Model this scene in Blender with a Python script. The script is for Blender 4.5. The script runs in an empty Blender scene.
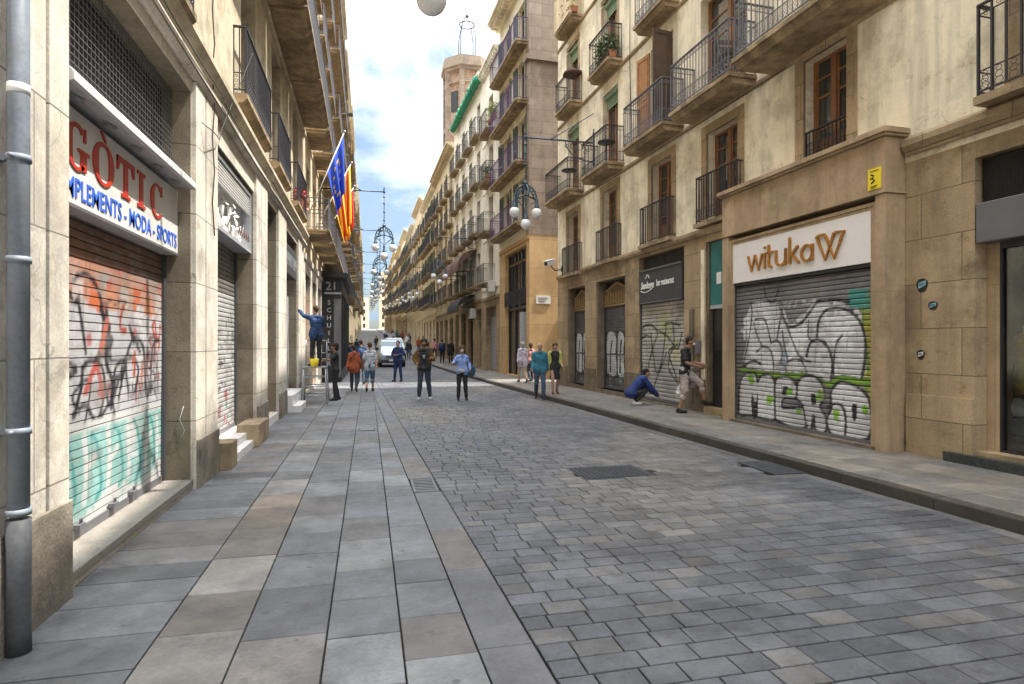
import bpy, bmesh, math, random
import numpy as np
from mathutils import Vector, Matrix
random.seed(7)
R_ = math.radians
S = bpy.context.scene
COL = S.collection
# ------------------------------------------------------------------ camera
cam = bpy.data.objects.new('camera', bpy.data.cameras.new('camera'))
COL.objects.link(cam)
cam.location = (0, 0, 1.65)
cam.rotation_euler = (R_(90), 0, -math.atan(144 / 600))
cam.data.sensor_width = 36
cam.data.lens = 36 * 600 / 1024
cam.data.shift_y = 2 / 1024
cam.data.clip_start = 0.05
cam.data.clip_end = 2000
S.camera = cam
# ------------------------------------------------------------------ world, sun, exposure
SUN_EL, SUN_AZ = 64.3, 98.5            # azimuth clockwise from +Y
S.view_settings.view_transform = 'Standard'
S.view_settings.look = 'None'
S.view_settings.gamma = 1
S.view_settings.use_curve_mapping = False
S.view_settings.exposure = 1.22
W = bpy.data.worlds.new("World")
S.world = W
W.use_nodes = True
wn, wl = W.node_tree.nodes, W.node_tree.links
wn.clear()
wo = wn.new('ShaderNodeOutputWorld'); bg = wn.new('ShaderNodeBackground')
sky = wn.new('ShaderNodeTexSky'); sky.sky_type = 'NISHITA'; sky.sun_disc = False
sky.sun_elevation = R_(SUN_EL); sky.sun_rotation = R_(SUN_AZ)
sky.dust_density = 1.5; sky.ozone_density = 2.0; sky.air_density = 1.0
tc = wn.new('ShaderNodeTexCoord')
sep = wn.new('ShaderNodeSeparateXYZ'); wl.new(tc.outputs['Generated'], sep.inputs[0])
def wmath(op, a, b=None, clamp=False):
    m = wn.new('ShaderNodeMath'); m.operation = op; m.use_clamp = clamp
    for i, v in enumerate((a, b)):
        if v is None: continue
        if isinstance(v, (int, float)): m.inputs[i].default_value = v
        else: wl.new(v, m.inputs[i])
    return m.outputs[0]
zz = wmath('ADD', wmath('MAXIMUM', sep.outputs[2], 0.0), 0.22)
cx_ = wmath('DIVIDE', sep.outputs[0], zz); cy_ = wmath('DIVIDE', sep.outputs[1], zz)
cmb = wn.new('ShaderNodeCombineXYZ'); wl.new(cx_, cmb.inputs[0]); wl.new(cy_, cmb.inputs[1])
cn = wn.new('ShaderNodeTexNoise'); cn.inputs['Scale'].default_value = 1.35; cn.inputs['Detail'].default_value = 9
cn.inputs['Roughness'].default_value = 0.56; cn.inputs['Distortion'].default_value = 0.25
mp = wn.new('ShaderNodeMapping'); mp.inputs['Location'].default_value = (3.1, 0.35, 0)
wl.new(cmb.outputs[0], mp.inputs[0]); wl.new(mp.outputs[0], cn.inputs['Vector'])
# more cloud overhead, thinner towards the horizon
bias = wmath('MULTIPLY', wmath('SUBTRACT', sep.outputs[2], 0.30), 0.55)
cov = wmath('ADD', cn.outputs[0], bias)
ramp = wn.new('ShaderNodeValToRGB'); wl.new(cov, ramp.inputs[0])
ramp.color_ramp.elements[0].position = 0.40; ramp.color_ramp.elements[0].color = (0, 0, 0, 1)
ramp.color_ramp.elements[1].position = 0.52; ramp.color_ramp.elements[1].color = (1, 1, 1, 1)
cn2 = wn.new('ShaderNodeTexNoise'); cn2.inputs['Scale'].default_value = 2.4; cn2.inputs['Detail'].default_value = 6
wl.new(mp.outputs[0], cn2.inputs['Vector'])
cr2 = wn.new('ShaderNodeValToRGB'); wl.new(cn2.outputs[0], cr2.inputs[0])
cr2.color_ramp.elements[0].position = 0.35; cr2.color_ramp.elements[0].color = (5.6, 6.2, 7.0, 1)
cr2.color_ramp.elements[1].position = 0.62; cr2.color_ramp.elements[1].color = (10.5, 10.6, 10.7, 1)
grey = wn.new('ShaderNodeMix'); grey.data_type = 'RGBA'
hf = wn.new('ShaderNodeMapRange'); hf.inputs[1].default_value = 0.05; hf.inputs[2].default_value = 0.42
wl.new(sep.outputs[2], hf.inputs[0])
wl.new(hf.outputs[0], grey.inputs[0])
grey.inputs[6].default_value = (3.0, 4.1, 5.7, 1)
wl.new(cr2.outputs[0], grey.inputs[7])
mx = wn.new('ShaderNodeMix'); mx.data_type = 'RGBA'
wl.new(wmath('ADD', wmath('MULTIPLY', ramp.outputs[0], 0.85), 0.12), mx.inputs[0])
wl.new(sky.outputs[0], mx.inputs[6]); wl.new(grey.outputs[2], mx.inputs[7])
zen = wn.new('ShaderNodeMapRange'); zen.inputs[1].default_value = .5; zen.inputs[2].default_value = .85; zen.inputs[3].default_value = .72; zen.inputs[4].default_value = 2.4  # overhead sky, above the view, scaled up to brighten the shaded street
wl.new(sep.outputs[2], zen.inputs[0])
vm = wn.new('ShaderNodeVectorMath'); vm.operation = 'SCALE'; low = wn.new('ShaderNodeMapRange'); low.inputs[1].default_value = .0; low.inputs[2].default_value = .42; low.inputs[3].default_value = .62; low.inputs[4].default_value = 1.
wl.new(sep.outputs[2], low.inputs[0])
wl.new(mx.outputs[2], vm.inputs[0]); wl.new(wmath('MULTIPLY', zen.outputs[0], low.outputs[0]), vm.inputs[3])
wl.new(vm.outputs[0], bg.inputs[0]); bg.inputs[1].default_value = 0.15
wl.new(bg.outputs[0], wo.inputs[0])
sd = bpy.data.lights.new('sun', 'SUN'); sd.energy = 4.8; sd.angle = R_(0.5); sd.color = (1, .94, .85)
sun = bpy.data.objects.new('sun', sd); COL.objects.link(sun)
tos = Vector((math.cos(R_(SUN_EL)) * math.sin(R_(SUN_AZ)), math.cos(R_(SUN_EL)) * math.cos(R_(SUN_AZ)), math.sin(R_(SUN_EL))))
sun.rotation_euler = tos.to_track_quat('Z', 'Y').to_euler()

# ------------------------------------------------------------------ materials
def M_(name, col, rough=.8, metal=0., var=.12, vs=3., bump=.0, bs=40., stain=None, stain_amt=.5, stain_scale=1.2,
       ashlar=None, mortar=.45, attr=None, streak=0., spec=.5, jw=.006, emit=None, fine=0., orient='wall', spots=0., grime=0., cracks=0., cloth=0.):
    m = bpy.data.materials.new(name); m.use_nodes = True
    n, l = m.node_tree.nodes, m.node_tree.links
    b = n['Principled BSDF']; b.inputs['Roughness'].default_value = rough
    b.inputs['Metallic'].default_value = metal
    b.inputs['Specular IOR Level'].default_value = spec
    t = n.new('ShaderNodeTexCoord')
    co = t.outputs['Object']
    def noise(scale, detail=5, r=.6, vec=None):
        x = n.new('ShaderNodeTexNoise'); x.inputs['Scale'].default_value = scale; x.inputs['Detail'].default_value = detail
        x.inputs['Roughness'].default_value = r; l.new(vec or co, x.inputs['Vector']); return x.outputs[0]
    def rng(v, a0, a1, b0, b1):
        x = n.new('ShaderNodeMapRange'); x.inputs[1].default_value = a0; x.inputs[2].default_value = a1
        x.inputs[3].default_value = b0; x.inputs[4].default_value = b1; l.new(v, x.inputs[0]); return x.outputs[0]
    def mix(f, a, c, typ='MIX'):
        x = n.new('ShaderNodeMix'); x.data_type = 'RGBA'; x.blend_type = typ
        if isinstance(f, (int, float)): x.inputs[0].default_value = f
        else: l.new(f, x.inputs[0])
        for i, v in ((6, a), (7, c)):
            if isinstance(v, tuple): x.inputs[i].default_value = (*v[:3], 1)
            else: l.new(v, x.inputs[i])
        return x.outputs[2]
    if attr:
        a = n.new('ShaderNodeAttribute'); a.attribute_name = attr; c = a.outputs['Color']
    else:
        c = (col[0], col[1], col[2])
    hgt = None
    if ashlar:
        sp = n.new('ShaderNodeSeparateXYZ'); l.new(co, sp.inputs[0])
        ad = n.new('ShaderNodeMath'); ad.operation = 'ADD'; l.new(sp.outputs[0], ad.inputs[0]); l.new(sp.outputs[1], ad.inputs[1])
        cb = n.new('ShaderNodeCombineXYZ')
        if orient == 'wall':
            l.new(ad.outputs[0], cb.inputs[0]); l.new(sp.outputs[2], cb.inputs[1])
        else:
            l.new(sp.outputs[0], cb.inputs[0]); l.new(sp.outputs[1], cb.inputs[1])
        bk = n.new('ShaderNodeTexBrick'); bk.inputs['Scale'].default_value = 1
        bk.inputs['Brick Width'].default_value = ashlar[0]; bk.inputs['Row Height'].default_value = ashlar[1]
        bk.inputs['Mortar Size'].default_value = jw; bk.inputs['Mortar Smooth'].default_value = .3
        k = 1 - var * 1.3
        bk.inputs['Color1'].default_value = (k, k * .97, k * .92, 1)
        bk.inputs['Color2'].default_value = (1 + var * .6, 1 + var * .5, 1 + var * .3, 1)
        bk.inputs['Mortar'].default_value = (mortar, mortar * .96, mortar * .9, 1)
        l.new(cb.outputs[0], bk.inputs['Vector'])
        c = mix(1., c, bk.outputs['Color'], 'MULTIPLY')
        hgt = rng(bk.outputs['Fac'], 0, 1, 1, 0)
    if var:
        v = rng(noise(vs), .3, .7, 1 - var, 1 + var)
        x = n.new('ShaderNodeCombineColor'); l.new(v, x.inputs[0]); l.new(v, x.inputs[1]); l.new(v, x.inputs[2])
        c = mix(1., c, x.outputs[0], 'MULTIPLY')
    if fine:
        v = rng(noise(bs, 3), .3, .7, 1 - fine, 1 + fine)
        x = n.new('ShaderNodeCombineColor'); l.new(v, x.inputs[0]); l.new(v, x.inputs[1]); l.new(v, x.inputs[2])
        c = mix(1., c, x.outputs[0], 'MULTIPLY')
    if stain:
        f = rng(noise(stain_scale, 8, .65), .5, .72, 0, stain_amt); c = mix(f, c, stain)
    if grime:      # blotched soot and old repairs: two scales, hard-edged
        f1 = rng(noise(.7, 10, .72), .50, .60, 0, grime); c = mix(f1, c, tuple(q * .36 for q in col[:3]), 'MIX')
        f2 = rng(noise(3.1, 9, .75), .56, .64, 0, grime * .9); c = mix(f2, c, tuple(q * w_ for q, w_ in zip(col[:3], (.30, .26, .20))))
        f3 = rng(noise(1.9, 9, .6), .60, .63, 0, grime * .5); c = mix(f3, c, tuple(min(.9, q * 1.22) for q in col[:3]))
    if cracks:
        vo = n.new('ShaderNodeTexVoronoi'); vo.feature = 'DISTANCE_TO_EDGE'; vo.inputs['Scale'].default_value = .55
        nn_ = n.new('ShaderNodeTexNoise'); nn_.inputs['Scale'].default_value = 1.6; nn_.inputs['Detail'].default_value = 8; l.new(co, nn_.inputs['Vector'])
        va = n.new('ShaderNodeVectorMath'); va.operation = 'MULTIPLY_ADD'; l.new(nn_.outputs['Color'], va.inputs[0]); va.inputs[1].default_value = (1.4, 1.4, 1.4); l.new(co, va.inputs[2])
        l.new(va.outputs[0], vo.inputs['Vector'])
        mk = n.new('ShaderNodeMath'); mk.operation = 'MULTIPLY'; l.new(rng(vo.outputs['Distance'], .0, .007, cracks, 0), mk.inputs[0]); l.new(rng(noise(.9, 2), .45, .6, 0, 1), mk.inputs[1])
        c = mix(mk.outputs[0], c, tuple(q * .2 for q in col[:3]))
    if spots:
        vo = n.new('ShaderNodeTexVoronoi'); vo.inputs['Scale'].default_value = 3.2; l.new(co, vo.inputs['Vector'])
        nz = noise(25, 3); ad_ = n.new('ShaderNodeMath'); ad_.operation = 'MULTIPLY_ADD'; l.new(nz, ad_.inputs[0]); ad_.inputs[1].default_value = .09; l.new(vo.outputs['Distance'], ad_.inputs[2])
        c = mix(rng(ad_.outputs[0], .105, .12, spots, 0), c, (.06, .06, .062))
    if streak:
        mpp = n.new('ShaderNodeMapping'); mpp.inputs['Scale'].default_value = (3.2, 3.2, .28); l.new(co, mpp.inputs[0])
        f = rng(noise(1., 7, .65, mpp.outputs[0]), .48, .72, 0, streak); c = mix(f, c, tuple(q * .33 for q in col[:3]))
    if isinstance(c, tuple): b.inputs['Base Color'].default_value = (*c, 1)
    else: l.new(c, b.inputs['Base Color'])
    if bump or hgt is not None:
        bp = n.new('ShaderNodeBump'); bp.inputs['Strength'].default_value = bump or .3; bp.inputs['Distance'].default_value = .018 if not cloth else .02
        h = noise(bs, 6, .65)
        if hgt is not None:
            x = n.new('ShaderNodeMath'); x.operation = 'MULTIPLY_ADD'; l.new(h, x.inputs[0]); x.inputs[1].default_value = .45; l.new(hgt, x.inputs[2]); h = x.outputs[0]
        l.new(h, bp.inputs['Height']); l.new(bp.outputs[0], b.inputs['Normal'])
    rr = rng(noise(9, 4), .3, .7, max(.02, rough - .12), min(1, rough + .1)); l.new(rr, b.inputs['Roughness'])
    if emit:
        b.inputs['Emission Color'].default_value = (*emit[:3], 1); b.inputs['Emission Strength'].default_value = emit[3]
    return m

MT = dict(
 stone_l=M_('pale_sandstone', (.58, .545, .48), .85, var=.08, stain=(.34, .28, .20), stain_amt=.6, stain_scale=1.6, ashlar=(3.0, .78), bump=.35, bs=45, fine=0.16, jw=0.007, streak=.25, grime=0.55, cracks=0.7, mortar=0.28),
 stone_reveal=M_('shaded_grimy_sandstone', (.20, .172, .125), .85, var=.16, stain=(.12, .10, .07), stain_amt=.7, stain_scale=2.2, ashlar=(3.0, .78), bump=.4, bs=45, fine=0.2, jw=0.007, grime=0.5, mortar=0.3),
 plinth=M_('shadow_toned_stone', (.25, .215, .165), .85, var=.3, stain=(.045, .04, .035), stain_amt=.95, stain_scale=2.5, bump=.5, bs=40, fine=.2, streak=.5, grime=0.6),
 plaster_l=M_('warm_plaster_weathered', (.50, .43, .31), .9, var=.10, stain=(.28, .20, .11), stain_amt=.65, bump=.15, bs=30, streak=.35, grime=0.6, cracks=0.5, fine=0.1),
 plaster_r=M_('cream_plaster', (.84, .76, .58), .9, var=.08, vs=1.5, stain=(.40, .31, .19), stain_amt=.75, stain_scale=.9, bump=.14, bs=30, streak=0.65, fine=0.06, grime=0.42, cracks=0.7),
 stone_r=M_('tan_limestone', (.40, .305, .19), .85, var=.17, vs=2.2, stain=(.20, .135, .065), stain_amt=.8, stain_scale=1.1, ashlar=(1.15, .62), bump=.4, bs=42, fine=0.18, jw=0.007, streak=0.5, mortar=0.3, grime=0.6),
 stone_dark=M_('grimy_or_shaded_limestone', (.17, .135, .09), .85, var=.25, stain=(.08, .065, .045), stain_amt=.7, stain_scale=2, bump=.4, fine=.12, streak=.4, grime=0.5),
 frame_stone=M_('rose_stone_cladding', (.44, .325, .205), .7, var=.10, stain=(.24, .165, .10), stain_amt=.5, stain_scale=1.8, ashlar=(.78, 2.4), bump=.2, jw=.004, streak=0.6, mortar=.5, grime=0.38, fine=0.1),
 slab=M_('balcony_stone', (.34, .25, .145), .9, var=.25, vs=4, stain=(.07, .052, .03), stain_amt=.9, stain_scale=2.4, bump=.3, fine=0.2, grime=0.6, streak=0.5),
 orange=M_('ochre_plaster', (.54, .36, .18), .85, var=.07, stain=(.32, .19, .09), stain_amt=.4, ashlar=(60, 1.25), bump=.1, jw=.01, streak=.25, mortar=.5, grime=0.2),
 quoin=M_('quoin_stone', (.27, .21, .165), .85, var=.12, stain=(.18, .13, .10), stain_amt=.5, ashlar=(1.0, .52), bump=.35, jw=.012, mortar=.55, streak=.3, grime=0.4),
 cream=M_('pale_cream_plaster', (.78, .70, .52), .9, var=.06, stain=(.40, .33, .23), stain_amt=.45, stain_scale=.6, streak=.35, bump=.1, grime=0.35),
 white_pl=M_('off_white_plaster', (.82, .77, .65), .9, var=.06, stain=(.42, .37, .30), stain_amt=.45, stain_scale=.6, streak=.4, bump=.1, grime=0.35),
 tan=M_('tan_plaster', (.64, .53, .36), .9, var=.08, stain=(.28, .22, .15), stain_amt=.5, stain_scale=.6, streak=.45, bump=.1, grime=0.35),
 brick=M_('tower_brick', (.26, .16, .11), .9, var=.2, ashlar=(.5, .22), stain=(.45, .38, .28), stain_amt=.8, stain_scale=.9, bump=.3, jw=.02, mortar=1.4),
 iron=M_('painted_iron', (.045, .045, .055), .5, .3, var=.2, vs=20),
 iron_l=M_('grey_painted_iron', (.16, .165, .19), .5, .3, var=.2, vs=20),
 iron_purple=M_('plum_painted_iron', (.11, .065, .16), .5, .2, var=.2, vs=20),
 wood=M_('varnished_wood', (.22, .10, .04), .5, var=.25, vs=6, stain=(.10, .045, .02), stain_amt=.6, stain_scale=5),
 wood_orange=M_('worn_orange_shutter_paint', (.36, .17, .06), .65, var=.18, vs=5, stain=(.2, .09, .035), stain_amt=.6, stain_scale=4),
 wood_dark=M_('dark_door_wood', (.075, .045, .03), .5, var=.25, vs=6),
 white_frame=M_('white_window_frame', (.6, .58, .53), .5, var=.08),
 green_sh=M_('dark_green_louvre_paint', (.03, .075, .05), .55, var=.2),
 blind=M_('faded_green_blind', (.22, .33, .22), .8, var=.12, vs=10),
 glass=M_('dark_window_glass', (.035, .04, .042), .07, var=.3, vs=1.2, spec=.8),
 dark=M_('dim_interior', (.03, .026, .022), .8, var=.3),
 black=M_('black_paint', (.018, .018, .02), .4, var=.2),
 grey=M_('grey_metal', (.16, .16, .17), .45, .4, var=.12),
 lgrey=M_('pale_grey_metal', (.42, .44, .47), .45, .3, var=.12, vs=8, stain=(.25, .22, .19), stain_amt=.5, stain_scale=6),
 zinc=M_('bluish_grey_pipe', (.17, .20, .24), .6, .0, var=.12, vs=6, stain=(.16, .14, .12), stain_amt=.5, stain_scale=5, grime=0.4, fine=0.12),
 cast=M_('cast_iron_pipe', (.05, .054, .06), .75, .0, var=.2, grime=0.3, fine=0.2),
 white=M_('white_enamel', (.62, .61, .59), .4, var=.04, vs=5, stain=(.42, .36, .28), stain_amt=.45, stain_scale=4, grime=0.12),
 signwhite=M_('sign_panel_white', (.76, .74, .72), .35, var=.03),
 red=M_('red_letter_paint', (.42, .03, .015), .4, var=.1),
 blue=M_('blue_letter_paint', (.03, .12, .55), .5, var=.1),
 gold=M_('bronze_letters', (.42, .20, .045), .35, .5, var=.15, vs=15),
 gold_sign=M_('worn_gilt_panel', (.13, .085, .045), .6, .2, var=.3, vs=8),
 letter_gold=M_('tarnished_gilt', (.42, .28, .12), .5, .3, var=.2),
 letter_white=M_('white_letters', (.78, .78, .76), .5, var=.03),
 teal=M_('teal_painted_panel', (.015, .16, .16), .45, var=.12, stain=(.01, .07, .08), stain_amt=.4),
 charcoal=M_('charcoal_sign_panel', (.045, .047, .052), .45, var=.15),
 yellow=M_('yellow_sign', (.80, .62, .02), .5, var=.06),
 shutter=M_('painted_roller_shutter', (.5, .5, .5), .5, .25, var=.10, vs=5, attr='paint', streak=0, stain=(.16, .13, .10), stain_amt=.35, stain_scale=5, fine=.10),
 setts=M_('worn_basalt_setts', (.10, .10, .10), .55, var=0.32, vs=3.5, attr='paint', bump=.5, bs=38, fine=.16, stain=(.24, .235, .23), stain_amt=0.5, stain_scale=0.8, spots=.5, grime=0.45),
 pavers=M_('slate_pavers', (.14, .14, .14), .52, var=.28, vs=2.6, attr='paint', bump=.25, bs=35, fine=0.12, stain=(.075, .075, .08), stain_amt=.6, stain_scale=2.2, spots=.75, grime=0.45),
 joint=M_('dirty_joint_sand', (.016, .014, .012), .95, var=.3),
 farroad=M_('distant_paving', (.15, .148, .145), .8, var=.15, ashlar=(.5, .3), orient='floor', bump=.2, jw=.015),
 ground=M_('ground_dirt', (.16, .14, .12), .95, var=.2),
 kerb=M_('granite_kerb', (.21, .19, .165), .8, var=.2, bump=.4, bs=70, fine=.25, stain=(.06, .055, .05), stain_amt=.7, stain_scale=3),
 rose_awn=M_('maroon_awning_fabric', (.12, .06, .05), .85, var=.15),
 awn_green=M_('green_awning_fabric', (.03, .26, .15), .8, var=.08, fine=0.25, bump=0.6, bs=12),
 awn_black=M_('black_awning_fabric', (.02, .02, .022), .8, var=.1),
 leaf=M_('balcony_leaves', (.07, .13, .03), .6, var=.4, vs=12),
 leaf_y=M_('yellow_green_leaves', (.22, .26, .04), .6, var=.4, vs=12),
 terracotta=M_('terracotta', (.32, .12, .06), .8, var=.15),
 roof=M_('terracotta_roof', (.30, .17, .10), .9, var=.2, vs=5),
 globe=M_('opal_globe', (.80, .80, .80), .25, var=.03),
 lampiron=M_('green_grey_lamp_iron', (.06, .10, .13), .5, .3, var=.2),
 alu=M_('aluminium_tube', (.35, .37, .40), .35, .6, var=.1),
 rubber=M_('rubber', (.02, .02, .02), .8, var=.1),
 flag_blue=M_('blue_flag_cloth', (.02, .07, .50), .75, var=.1),
 flag_yellow=M_('yellow_flag_cloth', (.85, .55, .03), .75, var=.1),
 flag_red=M_('red_flag_cloth', (.60, .03, .02), .75, var=.1),
 carpaint=M_('silver_blue_car_paint', (.42, .50, .56), .25, .3, var=.03),
 carglass=M_('windscreen_glass', (.06, .10, .12), .06, var=.1, spec=.8),
 lens=M_('headlight_lens', (.6, .62, .65), .15, var=.05),
 skin=M_('skin', (.42, .24, .16), .55, var=.08, vs=12),
 skin_d=M_('tanned_skin', (.28, .15, .09), .55, var=.08, vs=12),
 granite=M_('dark_granite_step', (.035, .042, .04), .3, var=.25, vs=20),
)
def tint(name, col, rough=.85):
    k = 'c_' + name
    if k not in MT: MT[k] = M_(name, col, rough, var=.22, vs=9, fine=.12, bs=16, bump=.7, cloth=1)
    return MT[k]
# clear shop window glass
def clear_glass():
    m = bpy.data.materials.new('shop_window_glass'); m.use_nodes = True
    n, l = m.node_tree.nodes, m.node_tree.links; n.clear()
    o = n.new('ShaderNodeOutputMaterial'); mi = n.new('ShaderNodeMixShader'); t = n.new('ShaderNodeBsdfTransparent')
    g = n.new('ShaderNodeBsdfGlossy'); g.inputs['Roughness'].default_value = .03; f = n.new('ShaderNodeFresnel'); f.inputs[0].default_value = 1.5
    t.inputs[0].default_value = (.85, .88, .87, 1)
    l.new(f.outputs[0], mi.inputs[0]); l.new(t.outputs[0], mi.inputs[1]); l.new(g.outputs[0], mi.inputs[2]); l.new(mi.outputs[0], o.inputs[0])
    return m
MT['clear'] = clear_glass()

# ------------------------------------------------------------------ mesh helpers
class MB:
    def __init__(s): s.v = []; s.f = []; s.smooth = []
    def add(s, vs, fs, sm=False):
        b = len(s.v); s.v += [tuple(v) for v in vs]
        for f in fs: s.f.append(tuple(i + b for i in f)); s.smooth.append(sm)
        return s
    def box(s, x0, x1, y0, y1, z0, z1, M=None):
        if x0 > x1: x0, x1 = x1, x0
        if y0 > y1: y0, y1 = y1, y0
        if z0 > z1: z0, z1 = z1, z0
        vs = [(x, y, z) for x in (x0, x1) for y in (y0, y1) for z in (z0, z1)]
        if M is not None: vs = [tuple(M @ Vector(v)) for v in vs]
        return s.add(vs, [(0, 1, 3, 2), (4, 6, 7, 5), (0, 4, 5, 1), (2, 3, 7, 6), (0, 2, 6, 4), (1, 5, 7, 3)])
    def hexa(s, p):   # 8 points: bottom 4 ccw, top 4 ccw
        return s.add(p, [(3, 2, 1, 0), (4, 5, 6, 7), (0, 1, 5, 4), (1, 2, 6, 5), (2, 3, 7, 6), (3, 0, 4, 7)])
    def tube(s, pts, r, n=6, closed=False, sm=True, caps=True):
        pts = [Vector(p) for p in pts]; rs = r if isinstance(r, (list, tuple)) else [r] * len(pts)
        vs = []; N = len(pts)
        for i, p in enumerate(pts):
            a = pts[(i - 1) % N] if (i or closed) else p; b = pts[(i + 1) % N] if (i < N - 1 or closed) else p
            t = (b - a)
            t = t.normalized() if t.length > 1e-9 else Vector((0, 0, 1))
            ref = Vector((0, 0, 1)) if abs(t.z) < .9 else Vector((1, 0, 0))
            x = t.cross(ref).normalized(); y = x.cross(t)
            for k in range(n):
                a_ = 2 * math.pi * (k + .5) / n; vs.append(p + x * math.cos(a_) * rs[i] + y * math.sin(a_) * rs[i])
        fs = []
        for i in range(N if closed else N - 1):
            for k in range(n):
                j = (i + 1) % N; k2 = (k + 1) % n
                fs.append((i * n + k, i * n + k2, j * n + k2, j * n + k))
        if caps and not closed:
            fs.append(tuple(range(n))[::-1]); fs.append(tuple((N - 1) * n + k for k in range(n)))
        return s.add(vs, fs, sm)
    def lathe(s, prof, c=(0, 0, 0), n=16, sm=True, M=None):   # prof: (r, z)
        vs = []
        for r, z in prof:
            for k in range(n):
                a = 2 * math.pi * k / n; v = Vector((r * math.cos(a), r * math.sin(a), z))
                if M is not None: v = M @ v
                vs.append((c[0] + v.x, c[1] + v.y, c[2] + v.z))
        fs = [(i * n + k, i * n + (k + 1) % n, (i + 1) * n + (k + 1) % n, (i + 1) * n + k) for i in range(len(prof) - 1) for k in range(n)]
        fs.append(tuple(range(n))[::-1]); fs.append(tuple((len(prof) - 1) * n + k for k in range(n)))
        return s.add(vs, fs, sm)
    def ball(s, c, r, n=12, M=None):
        rx, ry, rz = r if isinstance(r, (tuple, list)) else (r, r, r)
        prof = [(max(.02, math.sin(math.pi * i / (n))), -math.cos(math.pi * i / n)) for i in range(n + 1)]
        MM = Matrix.Diagonal((rx, ry, rz)).to_3x3()
        if M is not None: MM = M @ MM
        return s.lathe(prof, c, n + 4, True, MM)
    def prism(s, poly, y0, y1, axis='y', inv=False):   # polygon in xz extruded along y ; axis x: polygon (y,z)
        n = len(poly)
        if axis == 'y': vs = [(a, y0, b) for a, b in poly] + [(a, y1, b) for a, b in poly]
        elif axis == 'x': vs = [(y0, a, b) for a, b in poly] + [(y1, a, b) for a, b in poly]
        else: vs = [(a, b, y0) for a, b in poly] + [(a, b, y1) for a, b in poly]
        fs = [tuple(range(n)), tuple(range(2 * n - 1, n - 1, -1))] + [(i, i + n, (i + 1) % n + n, (i + 1) % n) for i in range(n)]
        return s.add(vs, fs)
    def ribbon(s, pts, w, y0, y1, closed=False):   # stroke of width w in the xz plane
        N = len(pts); L = []; Rr = []
        for i in range(N):
            a = pts[(i - 1) % N] if (i or closed) else pts[i]; b = pts[(i + 1) % N] if (i < N - 1 or closed) else pts[i]
            dx, dz = b[0] - a[0], b[1] - a[1]; d = math.hypot(dx, dz) or 1; ww = w[i] if isinstance(w, list) else w
            nx, nz = -dz / d * ww / 2, dx / d * ww / 2
            L.append((pts[i][0] + nx, pts[i][1] + nz)); Rr.append((pts[i][0] - nx, pts[i][1] - nz))
        for i in range(N if closed else N - 1):
            j = (i + 1) % N; s.prism([L[i], Rr[i], Rr[j], L[j]], y0, y1)
        return s
    def mesh(s, name, m, fix=True):
        me = bpy.data.meshes.new(name); me.from_pydata(s.v, [], s.f); me.update()
        me.polygons.foreach_set('use_smooth', s.smooth)
        if fix:
            bm = bmesh.new(); bm.from_mesh(me); bmesh.ops.recalc_face_normals(bm, faces=bm.faces); bm.to_mesh(me); bm.free()
        if m is not None: me.materials.append(m if not isinstance(m, str) else MT[m])
        return me
    def build(s, name, m, parent=None, loc=(0, 0, 0), bevel=0, fix=True):
        return link(name, s.mesh(name, m, fix), parent, loc, bevel)
def link(name, me, parent=None, loc=(0, 0, 0), bevel=0):
    o = bpy.data.objects.new(name, me); COL.objects.link(o); o.location = loc
    if parent is not None: o.parent = parent
    if bevel:
        b = o.modifiers.new('bevel', 'BEVEL'); b.width = bevel; b.segments = 2; b.limit_method = 'ANGLE'; b.angle_limit = R_(40)
    return o
def tag(o, label=None, cat=None, group=None, kind=None):
    for k, v in (('label', label), ('category', cat), ('group', group), ('kind', kind)):
        if v: o[k] = v
    return o
def empty(name, loc, rz=0, label=None, cat=None, group=None):
    o = bpy.data.objects.new(name, None); COL.objects.link(o); o.location = loc; o.rotation_euler = (0, 0, rz); o.empty_display_size = .2
    return tag(o, label, cat, group)
def kids(o): return [c for c in ALLK.get(o.name, [])]
def copy_tree(o, parent=None, loc=None, rz=None, label=None, group=None):
    c = o.copy(); COL.objects.link(c)
    if parent is not None: c.parent = parent
    if loc is not None: c.location = loc
    if rz is not None: c.rotation_euler = (0, 0, rz)
    if label: c['label'] = label
    if group: c['group'] = group
    for ch in list(o.children): copy_tree(ch, c)
    return c
def text_mb(txt, size, depth=.01, sx=1., align='LEFT', bold=0., shear=0.):
    cu = bpy.data.curves.new('t', 'FONT'); cu.body = txt; cu.size = size; cu.extrude = depth / 2; cu.offset = bold; cu.align_x = align; cu.shear = shear
    cu.resolution_u = 3
    o = bpy.data.objects.new('t', cu); COL.objects.link(o); dg = bpy.context.evaluated_depsgraph_get(); dg.update()
    me = bpy.data.meshes.new_from_object(o.evaluated_get(dg)); bpy.data.objects.remove(o)
    m = MB(); m.add([(v.co.x * sx, -v.co.z, v.co.y) for v in me.vertices], [tuple(p.vertices) for p in me.polygons])
    return m
def shift(m, dx=0, dy=0, dz=0):
    m.v = [(a + dx, b + dy, c + dz) for a, b, c in m.v]; return m
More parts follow.
